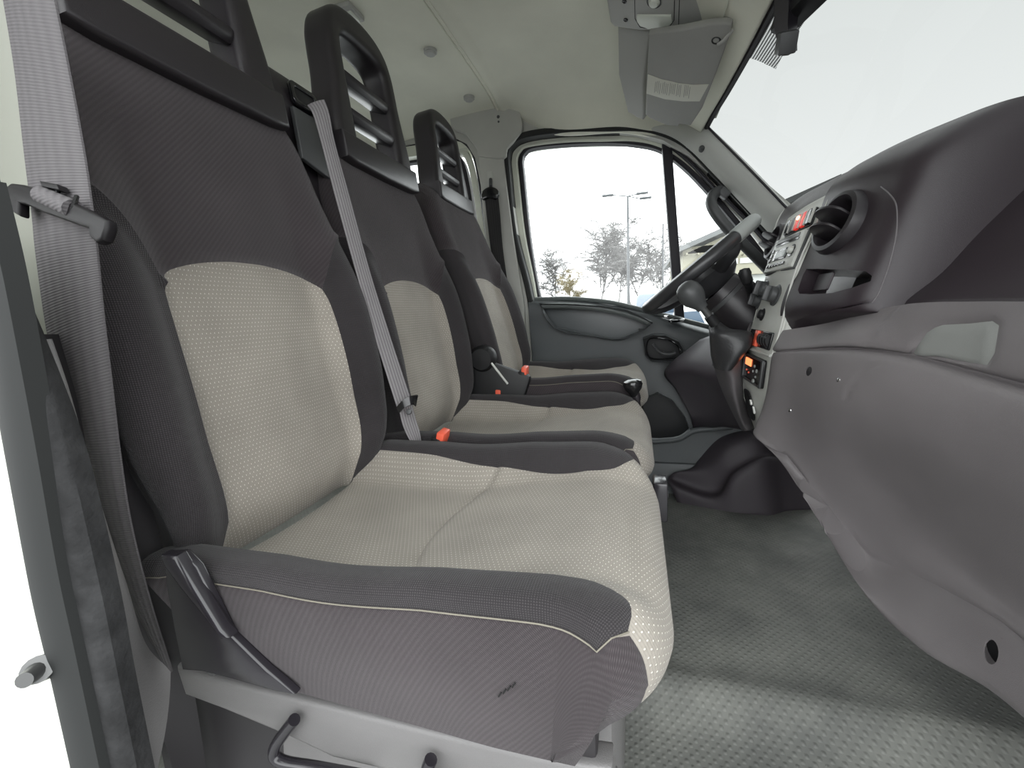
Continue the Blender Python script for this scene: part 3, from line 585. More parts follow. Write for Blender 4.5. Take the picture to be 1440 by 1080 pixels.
ctrl = [padrow(lambda y: (brow[y][0] + .22, y, brow[y][1] - .01)), padrow(lambda y: (brow[y][0] + .06, y, brow[y][1] + .002)), padrow(lambda y: (brow[y][0] + .012, y, brow[y][1] + .001)),
        padrow(lambda y: (brow[y][0], y, brow[y][1] - .010)), padrow(lambda y: (brow[y][0] - .002, y, brow[y][1] - .03)),
        padrow(lambda y: (brow[y][0] * .78 + seam[y][0] * .22 , y, .875)), padrow(lambda y: (brow[y][0] * .55 + seam[y][0] * .45, y, .80)),
        padrow(lambda y: (brow[y][0] * .30 + seam[y][0] * .70, y, .745)), padrow(lambda y: (brow[y][0] * .04 + seam[y][0] * .96, y, .712)), padrow(lambda y: (seam[y][0], y, seam[y][1]))]
patch('upper_pad', Surf(ctrl), (0, 10, 0, 9), (.25, .25), M['dashdark'], DB, flip=False, uvs=(.1, .05), groove=[([(c, 3.5) for c in np.linspace(0, 10, 21)], .10, .0015)])
# lower panel ---------------------------------------------------------
YL = [.97, .90, .82, .74, .66, .58]
lr = [[(1100, 465), (1160, 455), (1215, 440), (1280, 427), (1370, 424), (1470, 424)],
      [(1087, 490), (1130, 486), (1190, 482), (1270, 489), (1360, 508), (1450, 527)],
      None,
      [(1085, 502), (1125, 500), (1180, 500), (1255, 512), (1345, 540), (1440, 570)],
      [(1078, 550), (1115, 550), (1165, 560), (1235, 590), (1320, 630), (1415, 680)],
      [(1070, 580), (1110, 598), (1160, 635), (1230, 690), (1310, 750), (1400, 820)],
      [(1062, 600), (1104, 640), (1163, 715), (1225, 785), (1310, 818), (1400, 872)],
      [(1062, 612), (1101, 652), (1153, 735), (1213, 830), (1290, 902), (1390, 962)]]
G = []
for k, r in enumerate(lr):
    if r is None: G.append(None); continue
    dY = {3: [0, 0, -.005, -.01, -.01, -.01], 5: [0, .01, .03, .05, .055, .055], 6: [0, .01, .03, .045, .04, .035]}.get(k, [0] * 6)
    G.append([at(x, y, Y + q) for (x, y), Y, q in zip(r, YL, dY)])
G[2] = [G[1][i] * .35 + G[3][i] * .65 + np.array((.018 if i > 1 else .006, 0, .004)) for i in range(6)]
for k in (6, 7): G[k][0] += np.array((0, 0, 0))
low = []
for r in G:
    a, b = r[-2], r[-1]; d = (b - a) * .4
    low.append([r[0] + np.array((.05, .03, 0)), ] + list(r) + [b + np.array((d[0], -.10, d[2] * .3)), b + np.array((d[0], -.24, 0)), b + np.array((d[0], -.36, 0))])
low.append([p + np.array((.05, 0, -.015)) for p in low[-1]]); low.append([p + np.array((.25, 0, -.02)) for p in low[-1]])
LS = Surf(low)
hatch = [LS.near(p) for p in [(1284, 499), (1290, 486), (1300, 468), (1310, 459), (1322, 455), (1360, 453), (1393, 454), (1403, 460), (1401, 472), (1393, 496), (1385, 513), (1350, 508), (1315, 503)]]
def ell(surf, px, py, rx, ry, n=14): return [surf.near((px + rx * math.cos(2 * math.pi * i / n), py + ry * math.sin(2 * math.pi * i / n))) for i in range(n)]
def ell_uv(surf, px, py, rw, n=16):
    u, v = surf.near((px, py)); e = .01
    du = np.linalg.norm(surf(u + e, v) - surf(u - e, v)) / (2 * e); dv = np.linalg.norm(surf(u, v + e) - surf(u, v - e)) / (2 * e)
    rw = rw if hasattr(rw, '__len__') else (rw, rw)
    return [(u + rw[0] / du * math.cos(2 * math.pi * i / n), v + rw[1] / dv * math.sin(2 * math.pi * i / n)) for i in range(n)]
holes = [ell_uv(LS, 1137, 521, .0085), ell_uv(LS, 1145, 675, .007), ell_uv(LS, 1396, 915, (.009, .014))]
g1 = [LS.near(p) for p in [(1262, 426), (1250, 440), (1232, 460), (1222, 478), (1216, 486)]]
g2 = [LS.near(p) for p in [(1240, 512), (1218, 520), (1203, 532), (1193, 548), (1190, 562)]]
g3 = [LS.near(p) for p in [(1062, 600), (1080, 617), (1104, 640), (1130, 672), (1163, 715), (1195, 755), (1225, 785), (1265, 800), (1310, 818), (1355, 843), (1400, 872), (1439, 900)]]
g4 = hatch + [hatch[0]]
lowp_ = patch('lower_panel', LS, (0, 9, 0, 9), (.09, .09), M['dashlow'], DB, holes=holes, inserts=[('access_hatch', hatch, M['hatch'], 'light grey rounded hatch')],
      groove=[(g1, .03, .0016), (g2, .03, .0016), (g3, .05, .004), (g4, .035, .0025)], wall=.002, flip=True, uvs=(.1, .1))
for p, d in [((1180, 533), .003), ((1110, 577), .0035), ((1091, 573), .002)]:
    c = LS(*LS.near(p))[0]; MB().lathe(c, (-1, -.3, .1), [(0, .002), (d, .001), (d * 1.2, -.001)], 10).build('screw_head', M['chrome'], DB)
for p_, r_ in (((1137, 521), .012), ((1145, 675), .010), ((1396, 915), .018)):
    MB().lathe(LS(*LS.near(p_))[0] + np.array((.010, 0, 0)), (-1, -.2, 0), [(0, 0), (r_, 0)], 18).build('hole_back', M['black'], DB)
for k in (-1, 1):
    c = LS(*LS.near((1396, 915 + 7 * k)))[0] + np.array((.004, 0, 0)); MB().box(c, (.0012, .010, .0010)).build('slot_bar', M['white'], DB)
# centre pod -------------------------------------------------------------
pY = [.985, .955, .93, .895, .85, .815, .795, .785, .783]
def podx(z): return .255 + (z - .66) * .345
pz = [.966, .945, .915, .87, .82, .77, .72, .685, .66]
pod = []
for z in pz:
    x0 = podx(z); r = []
    for y in pY:
        f = (.985 - y) / .2; x = x0 + .022 * f + .04 * f * f * (1 if z < .9 else 1.1)
        if z > .93: x += (z - .93) * 1.6
        if y <= .795: x += .012
        if y <= .785: x += .04
        if y <= .783: x += .08
        r.append((x, y, z))
    pod.append(r)
lowline = [at(1099, 464, .985), at(1120, 457, .955), at(1140, 450, .93), at(1165, 445, .895), at(1195, 436, .85), at(1218, 430, .815), at(1230, 426, .795)]
for i, p in enumerate(lowline): pod[-1][i] = (p[0] + .010, p[1], p[2] - .016); pod[-2][i] = tuple(np.array(pod[-2][i]) * .5 + .5 * (np.array(pod[-3][i]) + np.array(pod[-1][i])) / 2)
for i in (7, 8):
    pod[-1][i] = (pod[-1][6][0] + (.05 if i == 7 else .13), pY[i], pod[-1][6][2])
PS = Surf(pod)
cub = [PS.near(p) for p in [(1122, 408), (1129, 386), (1134, 379), (1150, 377), (1190, 379), (1217, 382), (1226, 388), (1224, 396), (1200, 404), (1170, 411), (1140, 414), (1124, 413)]]
ventc = PS(*PS.near((1181, 311)))[0]
vh = ell_uv(PS, 1181, 311, .040, 24)
patch('centre_pod', PS, (0, 8, 0, 8), (.12, .12), M['dashdark'], DB, holes=[cub, vh], wall=.05, flip=True, uvs=(.03, .04), groove=[([PS.near(p) for p in [(1105, 455), (1140, 444), (1175, 436), (1225, 424)]], .03, .001)])
MB().tube(smoothpath([PS(*PS.near(p))[0] for p in [(1238, 262), (1252, 273), (1260, 290), (1261, 320), (1256, 350), (1247, 385), (1236, 412), (1226, 426)]], 6), .0011, 6).build('pod_edge', M['dashmid'], DB)
plate('cubby_back', [(-.04, -.03), (.055, -.03), (.055, .03), (-.04, .03)], [], (PS(*PS.near((1175, 396)))[0] + np.array((.05, 0, 0)), (0, 1, 0), (.33, 0, 1)), M['black'], DB, .002, .001)
plate('card_holder', rrect(.062, .030, .003), [], (PS(*PS.near((1147, 398)))[0] + np.array((.012, 0, 0)), (0, 1, 0), (.33, 0, 1)), M['dashdark'], DB, .002, .001)
def vent(c, axis, r, parent, up=Vector((0, 0, 1))):
    z = Vector(axis).normalized(); x = up.cross(z).normalized(); y = z.cross(x); Rm = Matrix((x, y, z)).transposed()
    v = MB().lathe(c, z, [(r * .70, -.03), (r * .74, .0), (r * .86, .008), (r, .006), (r * 1.08, -.004), (r * 1.1, -.02)], 36).build('air_vent', M['hardblack'], parent)
    MB().lathe(c - np.array(z) * .028, z, [(0, 0), (r * .75, 0)], 24).build('vent_throat', M['black'], v)
    for k in (-.42, .12, ):
        cc = np.array(c) + np.array(y) * r * k; wdt = r * .66 * math.sqrt(max(.1, 1 - k * k))
        bl = []
        for i in range(13):
            a = math.pi * i / 12; bl.append((wdt * math.cos(a), .012 + .022 * math.sin(a) ** .8))
        bl += [(-wdt, -.025), (wdt, -.025)]
        plate('vent_blade', bl, [], (cc, x, z + y * .25), M['hardblack'], v, .0022, .0012, res=1)
    return v
nrm = np.array((-1, -.22, .36))
vent(ventc + np.array((-.006, 0, 0)), nrm, .050, DB)
vent(at(1090, 340, 1.21), (-1, -.05, .36), .040, DB)
# driver side shell of the dash: cowl left of the stack
cw = [[at(1104, 293, 1.50), at(1130, 274, 1.35), at(1160, 258, 1.22), at(1195, 240, 1.10), at(1236, 226, .99)],
      [at(1095, 308, 1.42), at(1114, 290, 1.33), at(1150, 268, 1.20), at(1185, 256, 1.08), at(1215, 250, .985)],
      [at(1088, 330, 1.34), at(1100, 318, 1.26), at(1115, 304, 1.15), at(1150, 284, 1.06), at(1175, 270, .975)],
      [at(1084, 352, 1.32), at(1090, 346, 1.25), at(1103, 336, 1.14), at(1135, 320, 1.06), at(1165, 290, .975)],
      [at(1080, 375, 1.32), at(1083, 371, 1.24), at(1090, 366, 1.14), at(1115, 366, 1.06), at(1130, 366, .975)]]
for r in cw[3:]:
    for k in range(2, 5): r[k] = r[k] + np.array((.03, 0, 0))
cw[2][3] = cw[2][3] + np.array((.01, 0, 0)); cw[2][4] = cw[2][4] + np.array((.01, 0, 0))
patch('cluster_cowl', Surf(cw), (0, 4, 0, 4), (.12, .12), M['dashdark'], DB, flip=True, thick=.004)
MB().tube(smoothpath([at(1104, 294, 1.50), at(1095, 308, 1.42), at(1088, 330, 1.35), at(1084, 352, 1.33), at(1080, 376, 1.32)], 6), .003, 8).build('cowl_edge', M['silver'], DB)
# centre stack ------------------------------------------------------------
SL = [(1109, 307), (1078, 388), (1058, 459), (1051, 487), (1045, 532), (1047, 560), (1062, 604)]
SR = [(1171, 271), (1121, 377), (1098, 463), (1086, 501), (1079, 557), (1078, 580), (1082, 610)]
YLs, YRs = 1.125, .972
st = []
for a, b in zip(SL, SR):
    L = at(*a, YLs); Rr_ = at(*b, YRs); mid = (L + Rr_) / 2 + np.array((-.006, 0, 0))
    st.append([L + np.array((.12, .015, 0)), L + np.array((.012, .003, 0)), L, L * .75 + Rr_ * .25 + np.array((-.004, 0, 0)), mid, L * .25 + Rr_ * .75 + np.array((-.004, 0, 0)), Rr_, Rr_ + np.array((.008, -.003, 0)), Rr_ + np.array((.022, -.005, 0))])
top = [p + np.array((.03, 0, .012)) for p in st[0]]; st = [top] + st
# resample rows linearly so that the facets of the stack keep their creases
def densify(rows, n=3):
    out = []
    for a, b in zip(rows[:-1], rows[1:]):
        for k in range(n): out.append([p + (q - p) * k / n for p, q in zip(a, b)])
    out.append(rows[-1]); return out
ST = Surf(densify(st, 4)); ST.urange = (2.0, 6.0)
patch('centre_stack', ST, (0, 8, 0, 28), (.2, .5), M['silver'], DB, flip=False, uvs=(.02, .02), groove=[([(u, 8) for u in np.linspace(1.5, 6.5, 20)], .15, .0012), ([(u, 12) for u in np.linspace(1.5, 6.5, 20)], .15, .001), ([(u, 16) for u in np.linspace(1.5, 6.5, 20)], .15, .001), ([(u, 20.3) for u in np.linspace(1.5, 6.5, 20)], .15, .001)])
MB().tube(smoothpath([np.array(r[6]) + np.array((-.001, -.001, 0)) for r in st[1:5]], 5), .0022, 8).build('bright_edge', M['silverlt'], DB)
MB().tube([ST(u, 16.0)[0] + np.array((-.003, 0, .001)) for u in np.linspace(2, 6, 7)], .0035, 8).build('ledge_trim', M['silverlt'], DB)
def quad(name, pts, m, parent, up=.001, th=.003, bev=.0012, rr=.15, label=None):
    """rounded plate laid on the stack between four picture corners TL TR BR BL"""
    P = [ST(*ST.near(p))[0] for p in pts]; c = sum(P) / 4; ex = (P[1] + P[2] - P[0] - P[3]); w = np.linalg.norm(ex) / 2; ex = ex / np.linalg.norm(ex)
    ey = (P[0] + P[1] - P[2] - P[3]); h = np.linalg.norm(ey) / 2; ey = ey - ex * (ey @ ex); ey /= np.linalg.norm(ey); nz = np.cross(ex, ey); s = 1 if nz @ (CAM - c) > 0 else -1
    mid_ = ST(*ST.near(tuple(np.mean(np.array(pts, float), 0))))[0]; c = c + nz * s * max(0, (mid_ - c) @ nz * s)
    o = plate(name, rrect(w, h, min(w, h) * rr, n=3), [], (c + nz * s * up, ex, ey), m, parent, th, bev, label=label)
    return o, c + nz * s * (up + th), ex, ey, nz * s, w, h
# switch bank
q, c, ex, ey, nz, w, h = quad('switch_bank', [(1112, 311), (1153, 288), (1142, 316), (1105, 334)], M['black'], DB, .0, .002)
for k in range(5):
    cc = c + ex * w * ((k + .5) / 5 - .5) + nz * .001; m = [M['gloss'], M['greyknob'], M['redgl'], M['redgl'], M['gloss']][k]
    s = plate('rocker_switch', rrect(w / 5 * .62, h * .84, .0015, n=2), [], (cc, ex, ey), m, q, .004, .0012)
    plate('switch_rim', rrect(w / 5 * .16, h * .8, .0006, n=2), [], (cc + ex * w / 5 * .46 + nz * .0025, ex, ey), M['silverlt'], q, .002, .0005)
plate('hazard_lamp', rrect(.008, .007, .002, n=2), [], (c + ex * w * .0 + ey * h * .22 + nz * .006, ex, ey), M['hot'], q, .0012, .0005)
# radio
q, c, ex, ey, nz, w, h = quad('radio_surround', [(1096, 341), (1143, 320), (1120, 378), (1079, 387)], M['greyknob'], DB, -.001, .002, rr=.05)
rd = plate('radio', rrect(w * .93, h * .92, .002, n=2), [], (c + nz * .001, ex, ey), M['silver'], DB, .004, .0012); c = c + nz * .0055
plate('cassette_slot', rrect(w * .74, h * .07, .001, n=2), [], (c + ey * h * .27, ex, ey), M['gloss'], rd, .0006, .0003)
plate('cassette_flap', rrect(w * .7, h * .10, .001, n=2), [], (c + ey * h * .37, ex, ey), M['bolt'], rd, .001, .0005)
plate('display_frame', rrect(w * .44, h * .30, .002, n=2), [], (c - ey * h * .03 - ex * w * .05, ex, ey), M['gloss'], rd, .0008, .0004)
plate('display', rrect(w * .34, h * .19, .001, n=2), [], (c - ey * h * .04 - ex * w * .05 + nz * .001, ex, ey), M['lcd'], rd, .0006, .0003)
MB().lathe(c + ex * w * .30 - ey * h * .02, nz, [(0, .007), (.006, .007), (.0075, .004), (.0085, 0)], 18).build('radio_knob', M['silver'], rd)
MB().lathe(c + ex * w * .30 - ey * h * .02, nz, [(.0085, .001), (.012, .001), (.0125, 0)], 18).build('knob_ring', M['gloss'], rd)
for k in range(6): plate('radio_button', rrect(w * .085, h * .075, .0008, n=2), [], (c + ex * w * (-.36 + k * .105) - ey * h * .31, ex, ey), M['gloss'], rd, .0015, .0005)
for k in range(3): plate('radio_button', rrect(w * .06, h * .1, .0008, n=2), [], (c - ex * w * .38 + ey * h * (.12 - k * .13), ex, ey), M['gloss'], rd, .0012, .0005)
# heater knobs
def knob(px, py, r, d, name, m, fins=True, lab=None):
    c = ST(*ST.near((px, py)))[0]; z = Vector((-1, -.05, .30)).normalized(); y = (Vector((0, 0, 1)) - z * z.z).normalized(); x = y.cross(z)
    k = MB().lathe(c, z, [(r * 1.35, -.002), (r * 1.35, .001), (r * 1.22, .002), (r * 1.0, .003), (r * .97, d * .55), (r * .86, d * .62), (0, d * .66)], 26).build(name, m, DB, label=lab)
    if fins:
        MB().box(np.array(c) + np.array(z) * d * .75, (r * .26, r * .92, d * .30), Matrix((x, y, z)).transposed(), r * .12).build('knob_grip', m, k)
        MB().box(np.array(c) + np.array(z) * (d * 1.02) + np.array(y) * r * .5, (r * .05, r * .3, .0006), Matrix((x, y, z)).transposed()).build('knob_mark', M['silverlt'], k)
    return k
knob(1091, 416, .0165, .022, 'heater_knob', M['greyknob']); knob(1076, 406, .0165, .022, 'heater_knob', M['greyknob']); knob(1066, 424, .0135, .022, 'heater_knob', M['greyknob'])
knob(1072.5, 443, .010, .014, 'push_button', M['black'], False)
# roller / switch row
q, c, ex, ey, nz, w, h = quad('roller_bank', [(1060, 463), (1089, 467), (1084, 494), (1053, 483)], M['gloss'], DB, -.001, .002, rr=.05)
MB().tube([c + ex * (w * .03) , c + ex * w * .44], .012, 16, flat=.55).build('roller', M['black'], q)
for k in range(3): MB().tube([c + ex * w * (.1 + k * .12), c + ex * w * (.105 + k * .12)], .0128, 16, flat=.56).build('roller_rib', M['greyknob'], q)
plate('red_stripe', rrect(w * .13, h * .96, .001, n=2), [], (c - ex * w * .06 + nz * .002, ex, ey), M['red'], q, .004, .0015)
plate('white_mark', rrect(w * .09, h * .3, .001, n=2), [], (c - ex * w * .41 - ey * h * .02 + nz * .0005, ex, ey), M['white'], q, .0006, .0003)
# tachograph unit
q, c, ex, ey, nz, w, h = quad('recorder_unit', [(1054, 495), (1080, 507), (1075, 548), (1046, 529)], M['gloss'], DB, .001, .003, rr=.08)
plate('recorder_frame', rrect(w * .98, h * .98, .002, n=2), [rrect(w * .84, h * .84, .002, n=2)], (c, ex, ey), M['greyknob'], q, .003, .001)
plate('orange_display', rrect(w * .30, h * .26, .001, n=2), [], (c - ex * w * .22 + ey * h * .20 + nz * .0008, ex, ey), M['orange'], q, .0008, .0004)
for (a, b, r) in [(.10, .15, .003), (.22, .02, .0035), (.05, -.05, .0025), (-.28, -.12, .002), (-.16, -.18, .002), (.2, -.2, .0025)]:
    MB().lathe(c + ex * w * a + ey * h * b, nz, [(0, .002), (r, .0015), (r * 1.2, 0)], 12).build('recorder_button', M['lcd'] if r > .0024 else M['red'], q)
MB().lathe(c + ex * w * .12 - ey * h * .40, nz, [(0, .003), (.005, .002), (.006, 0)], 14).build('recorder_button', M['lcd'], q)
# open socket below
q, c, ex, ey, nz, w, h = quad('open_socket', [(1048, 545), (1060, 552), (1064, 592), (1052, 585)], M['black'], DB, .0, .001, rr=.3)
plate('white_key', rrect(.012, .012, .004, n=3) , [], (ST(*ST.near((1059, 566)))[0] + np.array((-.004, 0, 0)), ex, ey), M['white'], DB, .002, .001)
plate('white_key_shank', rrect(.006, .016, .001, n=2), [], (ST(*ST.near((1063, 577)))[0] + np.array((-.004, 0, 0)), ex, ey), M['white'], DB, .002, .001)
# shroud of the gear lever, left of the stack
sh = [[at(1003, 512, 1.14), at(1020, 516, 1.08), at(1040, 492, 1.10), at(1054, 462, 1.15), at(1062, 440, 1.22)],
      [at(1008, 530, 1.16), at(1026, 532, 1.09), at(1041, 520, 1.10), at(1050, 500, 1.15), at(1062, 480, 1.24)],
      [at(1018, 556, 1.17), at(1032, 558, 1.10), at(1043, 552, 1.12), at(1050, 540, 1.17), at(1060, 520, 1.26)],
      [at(1032, 585, 1.18), at(1040, 588, 1.12), at(1047, 585, 1.13), at(1056, 570, 1.18), at(1068, 560, 1.28)],
      [at(1042, 604, 1.19), at(1048, 606, 1.13), at(1056, 604, 1.13), at(1064, 600, 1.18), at(1076, 590, 1.28)]]
patch('gear_shroud', Surf(sh), (0, 4, 0, 4), (.12, .12), M['dashmid'], DB, flip=True, thick=.004)
MB().tube(smoothpath(sh[0][:4], 5), .004, 8).build('shroud_rim', M['dashmid'], DB)
# under-dash body on the driver side
ud = [[at(960, 478, 1.47), at(985, 470, 1.40), at(1005, 478, 1.32), at(1050, 470, 1.22), at(1085, 455, 1.18)],
      [at(935, 520, 1.47), at(965, 515, 1.38), at(1000, 520, 1.30), at(1040, 520, 1.22), at(1085, 515, 1.18)],
      [at(950, 548, 1.47), at(985, 545, 1.38), at(1010, 550, 1.30), at(1045, 560, 1.22), at(1085, 560, 1.18)],
      [at(968, 580, 1.48), at(995, 590, 1.42), at(1018, 596, 1.36), at(1045, 602, 1.26), at(1085, 606, 1.20)],
      [at(975, 602, 1.52), at(1000, 602, 1.50), at(1020, 600, 1.48), at(1050, 602, 1.40), at(1085, 605, 1.36)]]
ud[0] = [p + np.array((.05, 0, .0)) for p in ud[0]]
patch('knee_panel', Surf(ud), (0, 4, 0, 4), (.12, .12), M['underdash'], DB, flip=True, thick=.004)
mk('firewall', [(.78, .12, -.0), (.78, 1.6, -.0), (.70, 1.6, .97), (.70, .12, .97)], [(0, 1, 2, 3)], M['black'], None, False, kind='structure')
# wheel arch hump in the driver footwell
wa = []
for i, (a, b, c_) in enumerate([((967, 668), (940, 672), 1.50), ((985, 640), (1002, 690), 1.42), ((1010, 616), (1030, 660), 1.36), ((1040, 606), (1070, 640), 1.36), ((1070, 604), (1095, 640), 1.40), ((1110, 600), (1130, 640), 1.42)]):
    c_ = c_ + (.09 if i > 1 else .04 if i else 0)
    A_ = at(*a, 1.54); B_ = at(*b, c_); B2 = at(b[0] + 4, b[1] + 12, c_ - .04); B2[2] = max(B2[2], FL - .005)
    A0 = A_ + np.array((0, .02, -.02)); wa.append([A0, A_, (A_ + B_) / 2 + np.array((.0, -.02, .025)), B_, B2, np.array((B2[0] + .02, B2[1] - .015, FL - .01))])
patch('wheel_arch', Surf(wa), (0, 5, 0, 5), (.12, .12), M['underdash'], None, kind='structure', flip=False, thick=.01)
MB().box((.28, 1.545, .10), (.56, .03, .09), None, .02).build('trim_4', M['door'], None, kind='structure')
# ------------------------------------------------------------------ steering wheel
YS = 1.24
wlo, whi = at(906, 437, YS), at(1063, 308, YS); wc = (wlo + whi) / 2; wx = (whi - wlo); Rw = np.linalg.norm(wx) / 2; wx /= np.linalg.norm(wx); wy = np.array((0, 1.0, 0)); wn_ = np.cross(wy, wx); 
if wn_[2] < 0: wn_ = -wn_
SWH = thing('steering_wheel', 'black steering wheel with pale grey upper rim seen edge on', 'steering wheel', tuple(wc))
Rr2 = Rw - .012
P = [wc + wx * Rr2 * math.cos(a) + wy * Rr2 * math.sin(a) for a in np.linspace(0, 2 * math.pi, 65)]
MB().tube(P, .0155, 14, cap=False).build('rim', M['wheelgrey'], SWH)
MB().tube([wc + wx * Rr2 * math.cos(a) + wy * Rr2 * math.sin(a) + wn_ * .001 for a in np.linspace(-1.05, .45, 24)], .0168, 14).build('rim_grip', M['wheellt'], SWH, label='pale upper grip')  # paler grey sleeve over the upper part of the rim
for sgn in (-1, 1):
    MB().tube(smoothpath([wc + wy * sgn * .06 - wn_ * .035 + wx * .02, wc + wy * sgn * .12 - wn_ * .02 + wx * .05, wc + wy * sgn * (Rr2 - .01) * .87 + wx * Rr2 * .48], 5), .014, 10, flat=1.5).build('spoke', M['wheelgrey'], SWH)
MB().tube(smoothpath([wc - wn_ * .035 - wx * .05, wc - wx * .12 - wn_ * .02, wc - wx * (Rr2 - .005)], 5), .02, 10, flat=1.8).build('spoke', M['wheelgrey'], SWH)
MB().lathe(wc, -wn_, [(0, -.012), (.05, -.010), (.078, .006), (.085, .03), (.07, .055), (.05, .075), (0, .08)], 32).build('hub', M['wheelgrey'], SWH)
# column with stalks
SCOL = thing('steering_column', 'black steering column cowl with stalks behind the steering wheel', 'steering column', tuple(wc - wn_ * .12))
cdir = -wn_ + np.array((.18, 0, 0)); cdir /= np.linalg.norm(cdir); x_ = Vector(cdir); y_ = Vector((0, 1, 0)); z_ = x_.cross(y_).normalized()
c_s = wc - wn_ * .075
MB().tube([c_s, c_s + cdir * .05, c_s + cdir * .16, c_s + cdir * .32], [.055, .068, .072, .085], 16).build('cowl', M['hardblack'], SCOL)
MB().lathe(c_s + cdir * .02, cdir, [(.05, 0), (.066, .002), (.066, .012), (.05, .014)], 24).build('cowl_collar', M['greyknob'], SCOL)
MB().tube(smoothpath([at(1058, 420, 1.17), at(1054, 404, 1.13), at(1049, 390, 1.10), at(1046, 383, 1.09)], 5), [.009] * 8 + [.012] * 8, 12).build('stalk', M['black'], SCOL)
MB().lathe(at(1048, 386, 1.09), (-.2, -.1, 1), [(0, .014), (.010, .012), (.013, .002), (.010, -.012), (.006, -.02)], 16).build('stalk_end', M['black'], SCOL)
# ------------------------------------------------------------------ gear lever
GL = thing('gear_lever', 'gear lever with black rounded knob and leather boot beside the centre stack', 'gear lever', tuple(at(1020, 500, 1.06)))
kb, kt = at(987, 432, 1.05), at(964, 405, 1.05); kd = kt - kb; kl = np.linalg.norm(kd); kd /= kl
MB().lathe(kb, kd, [(0, -.004), (.012, -.004), (.0135, .004), (.017, .010), (.024, .022), (.0275, .036), (.026, .050), (.019, .061), (.009, .066), (0, .067)], 28).build('knob', M['greyknob'], GL)
MB().tube([kb, at(1006, 455, 1.06)], .0075, 12).build('shaft', M['bolt'], GL)
MB().tube([at(997, 444, 1.055), at(1006, 456, 1.06)], .0115, 12).build('shaft_collar', M['black'], GL)
bt = []
for k, (y, l, r, d) in enumerate([(452, 1000, 1012, .012), (462, 996, 1026, .03), (470, 996, 1052, .05), (485, 1000, 1056, .055), (500, 1002, 1048, .05), (518, 1005, 1030, .04)]):
    row = []; L = at(l, y, 1.09); Rr_ = at(r, y - (4 if r > 1040 else 0), 1.09); c0 = (L + Rr_) / 2; wv = (Rr_ - L) / 2
    for i in range(17):
        a = 2 * math.pi * i / 16; wob = 1 + .09 * math.sin(3 * a + k * 1.3) * (k > 0)
        row.append(c0 + wv * math.cos(a) * wob + np.array((0, d * math.sin(a) * wob, 0)))
    bt.append(row)
patch('boot', Surf(bt), (0, 16, 0, 5), (.4, .15), M['leather'], GL, flip=False)
